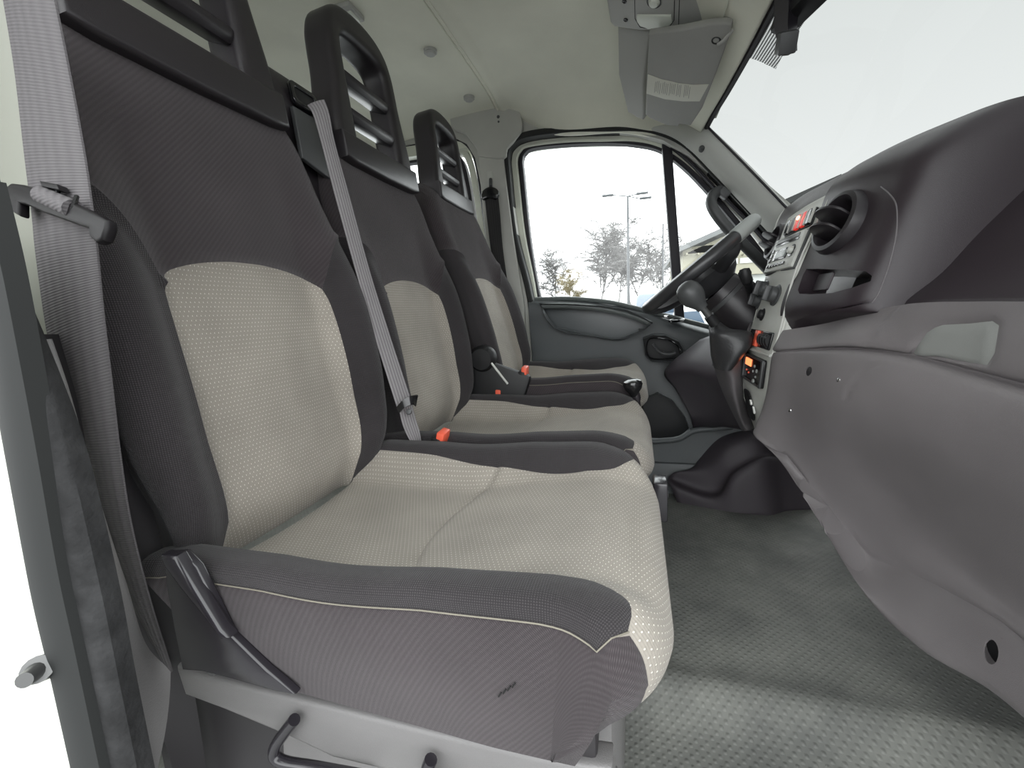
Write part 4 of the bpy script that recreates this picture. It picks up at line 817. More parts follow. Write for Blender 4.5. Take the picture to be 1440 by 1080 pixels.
# ================================================================== SEATS
class Fn:
    def __init__(s, f): s.f = f
    def __call__(s, U, V): return s.f(np.atleast_1d(np.asarray(U, float)), np.atleast_1d(np.asarray(V, float)))
def ip(x, xs, ys): return np.interp(x, xs, ys)
def sip(x, xs, ys):
    """smooth 1-D interpolation"""
    xs = np.array(xs, float); ys = np.array(ys, float); x = np.clip(x, xs[0], xs[-1]); i = np.clip(np.searchsorted(xs, x, side='right') - 1, 0, len(xs) - 2)
    h = xs[i + 1] - xs[i]; t = (x - xs[i]) / h; mm = np.gradient(ys, xs)
    return (2 * t ** 3 - 3 * t ** 2 + 1) * ys[i] + (t ** 3 - 2 * t ** 2 + t) * h * mm[i] + (-2 * t ** 3 + 3 * t ** 2) * ys[i + 1] + (t ** 3 - t ** 2) * h * mm[i + 1]
def seat_back(cy_, cx0, rake, z0, Ht, name, parent, res=.009, lean=0):
    """upholstered back: front, rounded edges and sides in one skin; s across (metres when unrolled), v height"""
    Wv = lambda v: sip(v, [-.055, .02, .08, .2, .3, .38, .43, .47, .50, .52], [.150, .172, .186, .193, .191, .186, .178, .165, .148, .136])
    rr = .030; T = .085
    def f(S, V):
        w = Wv(V); q = np.abs(S); sg = np.sign(S); a1 = w - rr; a2 = a1 + rr * math.pi / 2
        th = np.clip((q - a1) / rr, 0, math.pi / 2)
        y = np.where(q < a1, q, a1 + rr * np.sin(th)); x = np.where(q < a1, 0, -rr * (1 - np.cos(th)))
        side = np.clip(q - a2, 0, None); x = x - side; y = y - .45 * side
        fade = sip(V, [0, .06, .15, .26, .34, .42, .52], [.034, .042, .045, .040, .022, .005, 0])
        bump = np.clip((y - .095) / .07, 0, 1); bump = bump * bump * (3 - 2 * bump)
        x = x + fade * bump
        crown = .005 * np.cos(np.clip(y / .12, -1, 1) * math.pi / 2) * np.clip(1 - V / .3, 0, 1)
        x = x + crown + sip(V, [-.055, -.02, .1, .22, .35, .5, .52], [-.04, -.014, .0, .002, .0, .0, -.006])
        top = np.clip((V - .485) / .035, 0, 1); x = x - .022 * top ** 2
        Z = z0 + V; X = cx0 - (V) * rake + x
        return np.stack([X, cy_ + sg * y, Z], 1)
    F_ = Fn(f); HW = .31
    ins = [(-.118, .0), (-.122, .05), (-.124, .12), (-.124, .18), (-.122, .225), (-.117, .245), (-.104, .257), (-.07, .268), (-.03, .274), (0, .275)]
    ins = ins + [(-a, b) for a, b in ins[-2::-1]]
    ins = [tuple(p[[0, 2]]) for p in smoothpath([(a, 0, b) for a, b in ins], 4)]
    ins = [(ins[0][0], -.055)] + ins + [(ins[-1][0], -.055)]
    bl = [[(s * a, b) for a, b in [tuple(p[[0, 2]]) for p in smoothpath([(.1165, 0, .2455), (.126, 0, .265), (.142, 0, .298), (.160, 0, .322), (.18, 0, .334), (.205, 0, .337), (.236, 0, .337)], 4)]] for s in (-1, 1)]
    polyb = []
    for s in (-1, 1):
        k = [p for p in ins if s * p[0] > 0 and s * p[0] > .1165 and p[1] <= .2456]; k = sorted(k, key=lambda p: p[1])
        L = [(s * .236, -.055)] + [(s * .236, q) for q in np.linspace(.0, .30, 24)] + bl[(s + 1) // 2][::-1][:-1] + k[::-1]
        polyb.append(L)
    sp = [[(s * .236, q) for q in np.linspace(-.055, .52, 50)] for s in (-1, 1)]
    grooves = [(ins, .0045, .004), (bl[0], .0045, .004), (bl[1], .0045, .004), (sp[0][:34], .0035, .003), (sp[1][:34], .0035, .003)]
    return patch(name, F_, (-.28, .28, -.055, .52), (res, res), M['fblack'], parent, inserts=[('centre_panel', ins, M['fgrey'], 'light grey dotted fabric panel'), ('side_bolster', polyb[0], M['fbasket'], None), ('side_bolster', polyb[1], M['fbasket'], None)], groove=grooves, flip=True), F_
def back_shell(parent, cy_, cx0, rake, z0, Ht):
    V = []; F = []; n = 14
    for i in range(n + 1):
        v = -.022 + (.542) * i / n; w = float(sip(np.array([v]), [-.02, .02, .08, .2, .3, .38, .43, .47, .50, .52], [.150, .172, .186, .193, .191, .186, .178, .165, .148, .136])[0]) - .010
        x = cx0 - v * rake - .085
        for y in (-w, -w * .9, 0, w * .9, w): V.append((x - .01 * (abs(y) < w * .95), cy_ + y, z0 + v))
    for i in range(n):
        for k in range(4): F.append((i * 5 + k, i * 5 + k + 1, i * 5 + k + 6, i * 5 + k + 5))
    m = len(V); x = cx0 - .52 * rake
    V += [(x - .02, cy_ - .12, z0 + .52), (x - .02, cy_ + .12, z0 + .52)]; F.append((n * 5, m, m + 1, n * 5 + 4))
    mk('back_shell', V, F, M['hardblack'], parent)
def headrest(parent, cy_, xb, zb, rake=.10, s=1.0, label=None, hs=.945):
    """open slotted plastic head frame"""
    H = .30 * s; w0 = .132 * s; w1 = .112 * s
    outer = [(-w0, 0), (-w0 * .99, .06), (-w1 * 1.03, .15), (-w1, .20), (-w1 * .96, .235), (-w1 * .83, .268), (-w1 * .58, .290), (-w1 * .28, .299), (0, .301)]
    outer = outer + [(-a, b) for a, b in outer[-2::-1]]
    outer = [tuple(p[[0, 2]]) for p in smoothpath([(a, 0, b * hs) for a, b in outer], 4)]
    iw = .075 * s
    hole = [(-iw, .030), (-iw * 1.0, .15), (-iw * .96, .215), (-iw * .80, .236), (-.03, .243), (0, .244)]; hole = hole + [(-a, b) for a, b in hole[-2::-1]]
    hole = [tuple(p[[0, 2]]) for p in smoothpath([(a, 0, b * hs) for a, b in hole], 4)]
    ez = np.array((-rake, 0, 1.0)); ez /= np.linalg.norm(ez)
    fr = (np.array((xb - .018, cy_, zb)), (0, 1, 0), ez)
    h = plate('head_frame', outer, [hole], fr, M['hardblack'], parent, .029, .014, res=4, label=label)
    for k in (.098, .168):
        zc = np.array((xb - .018, cy_, zb)) + ez * k * hs; nrm_ = np.cross((0, 1, 0), ez)
        MB().box(zc, (.024, iw + .006, .0125 * hs), Matrix.Rotation(.35, 3, 'Y'), .009).build('cross_bar', M['hardblack'], h)
    # bottom strip wraps over the top of the upholstery
    st_ = [(-w0 - .001, .034), (-w0 - .002, -.012), (-w0 * .8, -.016), (0, -.018), (w0 * .8, -.016), (w0 + .002, -.012), (w0 + .001, .034), (0, .034)]
    plate('lower_band', [(a, b * s) for a, b in st_], [], (np.array((xb - .012, cy_, zb)), (0, 1, 0), ez), M['hardblack'], h, .030, .006, res=2)
    return h
def cushion(cy_, dx, dz, name, parent, res=.008, W_=.19):
    xs = [-.43, -.41, -.34, -.24, -.14, -.06, -.02, .003, .018, .026, .027, .021, .004, -.05]
    zs = [.470, .472, .470, .470, .483, .4945, .4955, .491, .482, .468, .457, .446, .433, .404]
    prof = np.array(smoothpath([(a, 0, b) for a, b in zip(xs, zs)], 6))[:, [0, 2]]; L = np.concatenate([[0], np.cumsum(np.linalg.norm(np.diff(prof, axis=0), axis=1))]); TL = L[-1]
    r = .012
    def f(A, B):
        q = np.abs(B); sg = np.sign(B); x = np.interp(A, L, prof[:, 0]); z = np.interp(A, L, prof[:, 1])
        e = 1e-3; tx = np.interp(A + e, L, prof[:, 0]) - np.interp(A - e, L, prof[:, 0]); tz = np.interp(A + e, L, prof[:, 1]) - np.interp(A - e, L, prof[:, 1]); n = np.hypot(tx, tz) + 1e-9; nx, nz = -tz / n, tx / n
        a1 = W_ - r; th = np.clip((q - a1) / r, 0, math.pi / 2); y = np.where(q < a1, q, a1 + r * np.sin(th)); drop = np.where(q < a1, 0, r * (1 - np.cos(th)))
        bol = np.clip((np.abs(y) - .105) / .06, 0, 1); bol = bol * bol * (3 - 2 * bol)
        amp = ip(x, [-.415, -.4, -.3, -.15, -.06, .0, .03], [.046, .050, .052, .044, .034, .022, .0]); amp = np.where(A > L[np.argmax(prof[:, 0])], 0, amp)
        dish = -.006 * np.cos(np.clip(y / .12, -1, 1) * math.pi / 2) * (x < 0)
        arc = .005 / (1 + np.exp(-(x + .235 - 2.2 * y * y) / .006)) * (np.abs(y) < .16) * np.clip(1 - bol, 0, 1)
        off = amp * bol - drop + dish + arc * np.clip((.0 - x) / .04, 0, 1)
        # plan rounding of the front corners
        cor = np.clip((y - (W_ - .085)) / .085, 0, 1) ** 2.2 * .034 * np.clip((x + .05) / .06, 0, 1)
        X = x + nx * off - cor; Z = z + nz * off
        # side panel: ruled from the seam down to the base line
        side = np.clip(q - a1 - r * math.pi / 2, 0, .12) / .12; sx = -.315 + np.clip((x + .415) / .37, 0, 1) * .255
        bz = np.where(x > -.1, .405, .405 + .012 * np.clip((-.1 - x) / .3, 0, 1)); 
        wr = np.clip((-.06 - x) / .1, 0, 1); X2 = X + ((sx * wr + np.minimum(X, sx) * (1 - wr)) - X) * side * np.where(A > L[np.argmax(prof[:, 0])], .6, 1); Z2 = Z + (np.minimum(Z, bz) - Z) * side
        ybul = .004 * np.sin(side * math.pi)
        y = y + ybul
        return np.stack([X2 + dx, cy_ + sg * y, Z2 + dz], 1)
    F_ = Fn(f); a1 = W_ - r; a2 = a1 + r * math.pi / 2; smax = a2 + .12
    av = np.linspace(0, TL, 170); xa = np.interp(av, L, prof[:, 0]); nose = av > L[np.argmax(prof[:, 0])]
    hw = sip(xa, [-.43, -.31, -.2, -.07, -.025, -.004, .010], [.150, .147, .136, .122, .132, .153, .174]); hw = np.where(nose | (xa > .010), .174, hw)
    ins = [(a, -h) for a, h in zip(av, hw)] + [(a, h) for a, h in zip(av[::-1], hw[::-1])]
    nearA = lambda x: float(np.interp(x, prof[:np.argmax(prof[:, 0]), 0], L[:np.argmax(prof[:, 0])]))
    arcx = [(nearA(-.235 + 2.2 * y * y), y) for y in np.linspace(-.134, .134, 24)]
    seamL = [[(a, s * (a2 + .004)) for a in np.linspace(0.0, nearA(.000), 50)] for s in (-1, 1)]
    end = [[(nearA(.000), s * (a2 + .004)), (nearA(.004), s * .186), (nearA(.008), s * .174)] for s in (-1, 1)]
    gr = [(arcx, .0045, .004), (seamL[0], .003, .0018), (seamL[1], .003, .0018), ([(a, -h) for a, h in zip(av, hw)], .0035, .0018), ([(a, h) for a, h in zip(av, hw)], .0035, .0018)]
    sidep = []
    for s in (-1, 1): sidep.append(seamL[(s + 1) // 2] + [end[(s + 1) // 2][1]] + [(a, s * .174) for a in av if a > nearA(.009)] + [(TL, s * smax), (.0, s * smax)])
    bolp = []
    for s in (-1, 1):
        e_ = end[(s + 1) // 2]; bolp.append([(a, s * h) for a, h in zip(av, hw) if a < nearA(.008) - .002] + [e_[2], e_[1]] + seamL[(s + 1) // 2][::-1])
    c = patch(name, F_, (0, TL, -smax, smax), (res, res), M['fgrey'], parent, inserts=[('bolster', bolp[0], M['fbasket'], 'black raised bolster'), ('bolster', bolp[1], M['fbasket'], 'black raised bolster'), ('side_panel', sidep[0], M['fblack'], None), ('side_panel', sidep[1], M['fblack'], None)], groove=gr, flip=False)
    for s in (-1, 1):
        A_ = np.array([p for p in seamL[(s + 1) // 2]] + end[(s + 1) // 2][1:]); X = F_(A_[:, 0], A_[:, 1])
        MB().tube(list(X), .0006, 6).build('piping', M['piping'], c, label='pale seam piping')
    # underside pan
    MB().box((-.22 + dx, cy_, .400 + dz), (.19, W_ - .02, .012), None, .004).build('cushion_pan', M['basedark'], c)
    return c, F_
BN = thing('passenger_bench', 'double passenger bench in black and light grey dotted fabric, nearest the camera', 'seat', (-.25, .65, FL))
C1, C2, C3 = .449, .850, 1.242
bk1, BF1 = seat_back(C1, -.418, .17, .52, .5, 'backrest', BN, .0075); bk1['label'] = 'near backrest with bolster touched by the grey belt'
bk2, BF2 = seat_back(C2, -.418, .17, .52, .5, 'backrest', BN, .010)
for c in (C1, C2): back_shell(BN, c, -.418, .17, .52, .5)
cu1, CF1 = cushion(C1, 0, 0, 'seat_cushion', BN, .007); cu1['label'] = 'worn near seat cushion with torn black side'
for k in range(4):
    a_ = at(701 + k * 6.5, 980 - k * 4.5, .2535); b_ = at(705 + k * 6.5, 974 - k * 4.5, .2535); MB().tube([a_, b_], .0006, 5).build('fabric_tear', M['groove'], cu1)
cu2, CF2 = cushion(C2, 0, 0, 'seat_cushion', BN, .010)
h1 = headrest(BN, C1, -.498, 1.008); h2 = headrest(BN, C2, -.498, 1.012)
# belt tower between the two backs
tw = []
for z, xf, xb_, w in [(.90, -.505, -.60, .05), (1.00, -.520, -.60, .052), (1.06, -.512, -.60, .05), (1.10, -.530, -.60, .045), (1.118, -.552, -.60, .035), (1.122, -.575, -.59, .02)]:
    ring = []
    for i in range(24):
        a = 2 * math.pi * i / 24; ca, sa = math.cos(a), math.sin(a); q = .35
        ring.append(((xf + xb_) / 2 + (xf - xb_) / 2 * math.copysign(abs(ca) ** q, ca), .650 + w * math.copysign(abs(sa) ** q, sa), z))
    tw.append(ring + [ring[0]])
patch('belt_tower', Surf(tw), (0, 24, 0, 5), (.5, .2), M['hardblack'], BN, flip=True)
plate('tower_slot_rim', rrect(.060, .036, .008), [rrect(.046, .020, .006)], ((-.508, .655, 1.072), (0, 1, 0), (-.18, 0, 1)), M['gloss'], BN, .004, .002)
plate('tower_slot', rrect(.048, .022, .006), [], ((-.509, .655, 1.072), (0, 1, 0), (-.18, 0, 1)), M['black'], BN, .002, .001)
plate('tower_face', [(-.034, -.10), (.040, -.12), (.040, -.022), (-.030, -.022)], [], ((-.512, .655, 1.072), (0, 1, 0), (-.12, 0, 1)), M['greyknob'], BN, .004, .002)
# base: light grey skirt, dark hollow, handle bars and metal brackets
YB = .285
plate_px('base_rail', [(262, 925), (300, 938), (420, 965), (600, 1008), (760, 1045), (862, 1060), (866, 1100), (760, 1105), (600, 1078), (480, 1050), (420, 1022), (330, 985), (275, 965)], YB, .012, .005, M['basegrey'], BN, n=0, label='grey plastic rail under the near cushion')
plate_px('base_side', [(405, 1005), (600, 1050), (770, 1080), (868, 1090), (866, 1500), (420, 1450)], YB + .03, .010, .004, M['basegrey'], BN, n=0)
MB().box((-.22, .66, .23), (.20, .33, .15), None, .01).build('base_box', M['basegrey'], BN)
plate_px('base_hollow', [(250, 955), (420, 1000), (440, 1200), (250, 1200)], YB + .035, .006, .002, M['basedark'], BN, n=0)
for pts in ([(414, 1012), (400, 1030), (388, 1048), (386, 1062), (400, 1072), (440, 1079), (520, 1094)], [(606, 1068), (600, 1085), (602, 1100), (640, 1110)]):
    MB().tube(smoothpath([at(*p, YB - .022) for p in pts], 6), .0052, 12).build('handle_bar', M['metalblack'], BN)
plate_px('recliner_bracket', [(236, 776), (262, 774), (282, 795), (310, 850), (330, 890), (356, 915), (380, 938), (420, 972), (395, 968), (330, 950), (290, 940), (262, 938), (250, 880), (240, 820)], .252, .004, .002, M['metalblack'], BN, n=0)
plate_px('bracket_flange', [(234, 776), (256, 778), (282, 822), (318, 880), (330, 892), (318, 893), (292, 858), (262, 822), (240, 792)], .246, .006, .003, M['metalblack'], BN, n=0)
MB().lathe(at(301, 939, .262), (0, -1, 0), [(0, .005), (.005, .004), (.0065, 0)], 14).build('bolt_head', M['bolt'], BN)
for (a, b, y0) in [((929, 684), (926, 720), .60)]:
    MB().box(at(928, 700, .66), (.010, .02, .03), None, .003).build('front_latch', M['metalblack'], BN)
    MB().box(at(933, 690, .66), (.006, .016, .006), None, .002).build('front_latch', M['greyknob'], BN)
# driver seat
DSE = thing('driver_seat', 'single driver seat in black and light grey fabric by the far door', 'seat', (-.2, C3, FL))
DZ = .035
bk3, BF3 = seat_back(C3, -.360, .28, .545, .5, 'backrest', DSE, .011); back_shell(DSE, C3, -.360, .28, .545, .5)
cu3, CF3 = cushion(C3, .0, DZ, 'seat_cushion', DSE, .010)
headrest(DSE, C3, -.503, 1.035, .10, .90, hs=.80)
MB().box((-.2, C3, .27), (.19, .18, .15), None, .02).build('seat_base', M['basedark'], DSE)
# brackets and hinge cover between middle and driver seat
MB().tube([at(683, 500, 1.03), at(700, 522, 1.03), at(714, 540, 1.03)], .003, 8).build('recliner_lever', M['silver'], DSE)
MB().lathe(at(678, 505, 1.035), (0, -1, 0), [(0, .012), (.026, .01), (.034, .0), (.034, -.02)], 24).build('hinge_cover', M['black'], DSE)
MB().box((-.36, 1.045, .52), (.09, .012, .08), Matrix.Rotation(.35, 3, 'Y'), .01).build('hinge_side', M['black'], DSE)
# hand brake lever
HBK = thing('hand_brake', 'hand brake lever with black round-topped grip beside the driver seat', 'hand brake', tuple(at(893, 575, 1.03)))
MB().tube(smoothpath([at(898, 590, 1.03), at(896, 565, 1.03), at(892, 548, 1.03)], 4), [.007] * 5 + [.010] * 4, 12).build('stem', M['hardblack'], HBK)
MB().lathe(at(890, 543, 1.025), (-.1, -.1, 1), [(0, .016), (.010, .0155), (.019, .012), (.022, .004), (.019, -.006), (.011, -.016), (.008, -.024)], 24).build('grip', M['gloss'], HBK)
# buckles
def buckle(px, py, Y, d1, Lb, tilt, label):
    t = thing('belt_buckle', label, 'belt buckle', tuple(at(px, py, Y)), 'red button belt buckles'); c = at(px, py, Y); d = np.array(d1, float); d /= np.linalg.norm(d)
    z = Vector(d); x = Vector((0, 1, 0)); x = (x - z * x.dot(z)).normalized(); y = z.cross(x); Rm = Matrix((x, y, z)).transposed()
    MB().box(c - d * Lb * .5 - np.array(y) * .0, (.016, .009, Lb * .55), Rm, .004).build('buckle_body', M['black'], t)
    s = 1 if np.array(y) @ (CAM - c) > 0 else -1
    MB().box(c - d * .004 + np.array(y) * s * .006, (.014, .007, .017), Rm, .003).build('release_button', M['red'], t)
    MB().tube([c - d * Lb, c - d * (Lb + .05)], .007, 8).build('buckle_stalk', M['metalblack'], t); return t
buckle(618, 614, .655, (.25, -.1, .9), .05, 0, 'buckle with red button rising between the near and the middle cushion')
buckle(699, 553, 1.045, (.1, -.1, .9), .05, 0, 'buckle with red button beside the middle cushion, left of the driver seat one')
buckle(735, 522, 1.05, (.1, -.1, .9), .05, 0, 'buckle with red button against the black side of the driver cushion')
# ------------------------------------------------------------------ belts
B1 = thing('seat_belt', 'wide grey seat belt hanging in front of the near door pillar', 'seat belt', tuple(at(100, 285, .235)))
L1 = [(-6, -60, .243), (4, 0, .243), (20, 100, .243), (34, 220, .242), (44, 300, .242), (50, 360, .241), (66, 470, .242), (88, 560, .245), (112, 640, .25), (140, 740, .256), (185, 850, .268), (238, 945, .285)]
R1 = [(64, -60, .235), (76, 0, .23), (98, 110, .226), (118, 220, .222), (128, 290, .220), (135, 345, .220), (144, 440, .221), (156, 540, .224), (168, 640, .230), (184, 740, .238), (212, 850, .256), (242, 945, .283)]
strip('webbing', [at(a, b, c) for a, b, c in L1], [at(a, b, c) for a, b, c in R1], .0012, M['beltlight'], B1, 6, arch=.0025)
tc1 = at(88, 292, .218)
tn = np.array(at(88, 292, .218)) - CAM; tn = -tn / np.linalg.norm(tn)
ex_ = at(150, 322, .208) - at(30, 278, .232); ex_ /= np.linalg.norm(ex_); ey_ = np.cross(tn, ex_); ey_ /= np.linalg.norm(ey_); 
if ey_[2] < 0: ey_ = -ey_
def lp2(px, py):
    # picture point -> tongue plane coordinates (around tc1)
    d = ray(px, py); n_ = np.cross(ex_, ey_); t = ((tc1 - CAM) @ n_) / (d @ n_); p = CAM + t * d - tc1; return (p @ ex_, p @ ey_)
to = [lp2(*p) for p in [(16, 266), (24, 260), (40, 262), (62, 268), (90, 278), (120, 292), (146, 304), (159, 312), (158, 324), (152, 340), (143, 344), (134, 336), (133, 324), (112, 317), (88, 308), (70, 302), (44, 290), (34, 288), (34, 306), (24, 300), (14, 288)]]
plate('tongue_plate', to, [], (tc1, ex_, ey_), M['tongue'], B1, .0035, .0022, res=3)
MB().tube([tc1 + ex_ * lp2(60, 275)[0] + ey_ * lp2(60, 275)[1] * 1.0 + tn * .002, tc1 + ex_ * lp2(104, 295)[0] + ey_ * lp2(104, 295)[1] + tn * .002], .0062, 14).build('tongue_sleeve', M['beltlight'], B1, label='grey fabric loop round the tongue')
for p0, p1 in (((82, 268), (76, 300)), ((108, 276), (98, 306))):
    a = lp2(*p0); b = lp2(*p1); MB().tube([tc1 + ex_ * a[0] + ey_ * a[1] + tn * .003, tc1 + ex_ * (a[0] + b[0]) / 2 + ey_ * (a[1] + b[1]) / 2 + tn * .009, tc1 + ex_ * b[0] + ey_ * b[1] + tn * .003], .0013, 8).build('tongue_clip', M['gloss'], B1)
a = [lp2(*p) for p in [(63, 257), (88, 262), (91, 270), (66, 265)]]
plate('tongue_tab', a, [], (tc1 + tn * .004, ex_, ey_), M['tongue'], B1, .003, .001)
# middle belt
B2 = thing('seat_belt', 'ribbed grey seat belt crossing the middle backrest from the tower between the headrests', 'seat belt', tuple(at(510, 350, .62)))
L2 = [(432, 148, .650), (440, 160, .642), (452, 200, .636), (470, 270, .632), (500, 380, .628), (526, 470, .626), (558, 572, .626)]
R2 = [(456, 140, .668), (463, 160, .662), (471, 200, .658), (490, 270, .655), (520, 380, .652), (548, 470, .650), (580, 568, .650)]
strip('webbing', [at(a, b, c) for a, b, c in L2], [at(a, b, c) for a, b, c in R2], .0012, M['beltmid'], B2, 6, arch=.0015)
L3 = [(561, 574, .626), (566, 596, .628), (574, 615, .634), (585, 632, .642)]; R3 = [(580, 570, .650), (585, 590, .650), (591, 610, .652), (594, 634, .655)]
strip('lap_webbing', [at(a, b, c) for a, b, c in L3], [at(a, b, c) for a, b, c in R3], .0012, M['beltmid'], B2, 5, arch=.001)
strip('tongue_plate', [at(557, 573, .615), at(566, 563, .616), (at(577, 557, .624)), at(588, 556, .636)], [at(561, 581, .615), at(569, 573, .616), at(580, 569, .624), at(585, 572, .636)], .004, M['gloss'], B2, 5)
MB().lathe(at(575, 579, .628), (.3, -1, .3), [(0, .003), (.004, .0025), (.005, 0)], 16).build('belt_stop', M['greyknob'], B2)
# driver belt on the B pillar
B3 = thing('seat_belt', 'black driver seat belt hanging from a black guide loop on the far pillar', 'seat belt', tuple(at(695, 330, 1.5)))
strip('webbing', [at(681, 272, 1.515), at(684, 300, 1.515), at(690, 350, 1.51), at(697, 400, 1.50), (at(706, 460, 1.49))], [at(700, 272, 1.515), at(703, 300, 1.51), at(707, 350, 1.50), at(714, 400, 1.49), at(722, 460, 1.48)], .0015, M['beltdark'], B3, 5)
plate_px('guide_loop', [(677, 275), (681, 267), (690, 263), (699, 266), (702, 274), (697, 281), (688, 279), (680, 282)], 1.512, .007, .004, M['gloss'], B3, n=3)
MB().tube([at(690, 262, 1.52), at(690, 252, 1.535)], .006, 10).build('anchor_pin', M['greyknob'], B3)
# ================================================================== NEAR DOOR OPENING (left edge)
def sp3(pts): return [at(*p) for p in pts]
strip('pillar_near', sp3([(-60, -60, .248), (-50, 100, .248), (-40, 260, .248), (-20, 400, .248), (10, 470, .248)]), sp3([(30, -60, .251), (46, 100, .251), (62, 260, .250), (72, 380, .249), (66, 470, .249)]), .004, M['jamb'], None, 5, 'structure')
strip('flocked_seal', sp3([(-20, 250, .165), (2, 330, .165), (28, 450, .165), (50, 560, .165), (70, 700, .165), (100, 850, .165), (128, 960, .165), (165, 1140, .165)]), sp3([(-6, 250, .170), (20, 330, .170), (50, 450, .170), (78, 560, .170), (112, 700, .170), (146, 850, .170), (168, 960, .170), (205, 1140, .170)]), .012, M['fuzz'], None, 6, 'structure', arch=.004)
strip('door_seal_lip', sp3([(-60, 250, .16), (-35, 400, .16), (-5, 560, .16), (20, 700, .16), (48, 850, .16), (74, 960, .16), (114, 1140, .16)]), sp3([(-30, 250, .158), (0, 370, .158), (26, 500, .158), (52, 640, .158), (80, 800, .158), (108, 930, .158), (152, 1140, .158)]), .010, M['seal'], None, 6, 'structure', arch=.005)
strip('seal_channel', sp3([(-30, 250, .163), (0, 370, .163), (24, 500, .163), (48, 640, .163), (78, 800, .163), (106, 930, .163), (150, 1140, .163)]), sp3([(-20, 250, .166), (10, 370, .166), (36, 500, .166), (62, 640, .166), (90, 800, .166), (118, 930, .166), (160, 1140, .166)]), .012, M['rubber'], None, 6, 'structure')
strip('sill_trim', sp3([(54, 478, .176), (78, 560, .176), (110, 700, .176), (145, 850, .176), (167, 960, .176), (204, 1140, .176)]), sp3([(66, 478, .185), (96, 560, .188), (138, 700, .192), (178, 820, .196), (205, 905, .215), (240, 945, .222), (262, 990, .224), (268, 1140, .224)]), .012, M['basegrey'], None, 6, 'structure', arch=.004)
strip('pillar_inner', sp3([(60, 470, .22), (100, 560, .23), (140, 700, .25), (190, 900, .27), (260, 1140, .27)]), sp3([(130, 470, .27), (170, 560, .28), (210, 700, .29), (260, 900, .30), (300, 1140, .30)]), .01, M['basedark'], None, 5, 'structure')
strip('body_side', sp3([(-420, 300, .155), (-380, 600, .15), (-300, 850, .15), (-200, 1250, .15)]), sp3([(-40, 300, .175), (8, 600, .175), (60, 850, .175), (140, 1250, .175)]), .01, M['exwhite'], None, 6, 'structure')
STK = thing('door_striker', 'dull steel door striker bolt on the pale jamb at lower left', 'striker', tuple(at(60, 940, .155)))
MB().tube([at(72, 935, .165), at(52, 942, .150)], [.008, .008], 14).build('striker_base', M['bolt'], STK)
MB().tube([at(54, 941, .152), at(34, 957, .142)], [.0055, .0045], 14).build('striker_pin', M['bolt'], STK)
# ================================================================== OVERHEAD
OC = thing('overhead_console', 'grey overhead console with reading lamp and push button, over the windscreen header', 'overhead console', tuple(at(900, -20, 1.1)))
def slab(name, pts, m, parent, th=.012, bev=.005, label=None, holes=(), n=0):
    """flat part through corner points given as (px,py,Y); thickness away from the camera"""
    P = np.array([at(*p) for p in pts]); c = P.mean(0); u, s_, vt = np.linalg.svd(P - c); ex = vt[0]; ey = vt[1]; nz = np.cross(ex, ey)
    if nz @ (CAM - c) < 0: ey = -ey; nz = -nz
    o2 = [((p - c) @ ex, (p - c) @ ey) for p in P]
    if n: o2 = [tuple(q[[0, 2]]) for q in smoothpath([(a, 0, b) for a, b in o2], n, True)]
    return plate(name, o2, [], (c - nz * th, ex, ey), m, parent, th, bev, label=label), c, ex, ey, nz
ov, c, ex, ey, nz = slab('console_body', [(846, -60, 1.02), (856, 38, 1.16), (862, 45, 1.17), (900, 44, 1.17), (960, 38, 1.15), (995, 28, 1.12), (1008, 14, 1.08), (1020, -60, .96)], M['console'], OC, .018, .008)
def on(pl_, px, py, up=0):
    c, nz = pl_; d = ray(px, py); t = ((c - CAM) @ nz) / (d @ nz); return CAM + t * d + nz * up
pl0 = (c, nz)
lensp = [on(pl0, *p, .001) for p in [(896, 20), (944, 20), (946, 30), (938, 37), (926, 40), (912, 39), (900, 34), (896, 28)]]
cc = sum(lensp) / 8; plate('lamp_lens', [((p - cc) @ ex, (p - cc) @ ey) for p in lensp], [], (cc, ex, ey), M['lens'], OC, .003, .0015)
fr_ = [on(pl0, *p, .0) for p in [(892, -40), (893, 26), (900, 38), (920, 42), (940, 40), (948, 28), (949, -40)]]
MB().tube(fr_, .0008, 6).build('lamp_frame_joint', M['groove'], OC)
MB().tube([on(pl0, 957, -40), on(pl0, 954, 40)], .0008, 6).build('body_joint', M['groove'], OC)
MB().lathe(on(pl0, 920, 2), nz, [(0, .008), (.009, .007), (.012, .003), (.0125, .001), (.0165, .001), (.017, -.002)], 24).build('round_lamp', M['lens'], OC)
MB().lathe(on(pl0, 920, 2), nz, [(.0125, .0015), (.0155, .002), (.0175, -.001)], 24).build('lamp_ring', M['greyknob'], OC)
for p in ((880, 28), (878, 2)):
    MB().lathe(on(pl0, *p), nz, [(0, .0), (.004, .0015), (.0055, .001), (.006, -.001)], 6).build('push_button', M['gloss'], OC)
OS = thing('overhead_shelf', 'grey shelf side running above the driver door, left of the sun visor', 'overhead shelf', tuple(at(890, 110, 1.3)))
slab('shelf_panel', [(866, 40, 1.20), (912, 46, 1.17), (910, 110, 1.30), (905, 168, 1.40), (892, 168, 1.40), (889, 163, 1.40), (880, 162, 1.40), (874, 100, 1.32)], M['console'], OS, .014, .005)
SV = thing('sun_visor', 'folded grey driver sun visor with cream warning label', 'sun visor', tuple(at(960, 110, 1.25)))
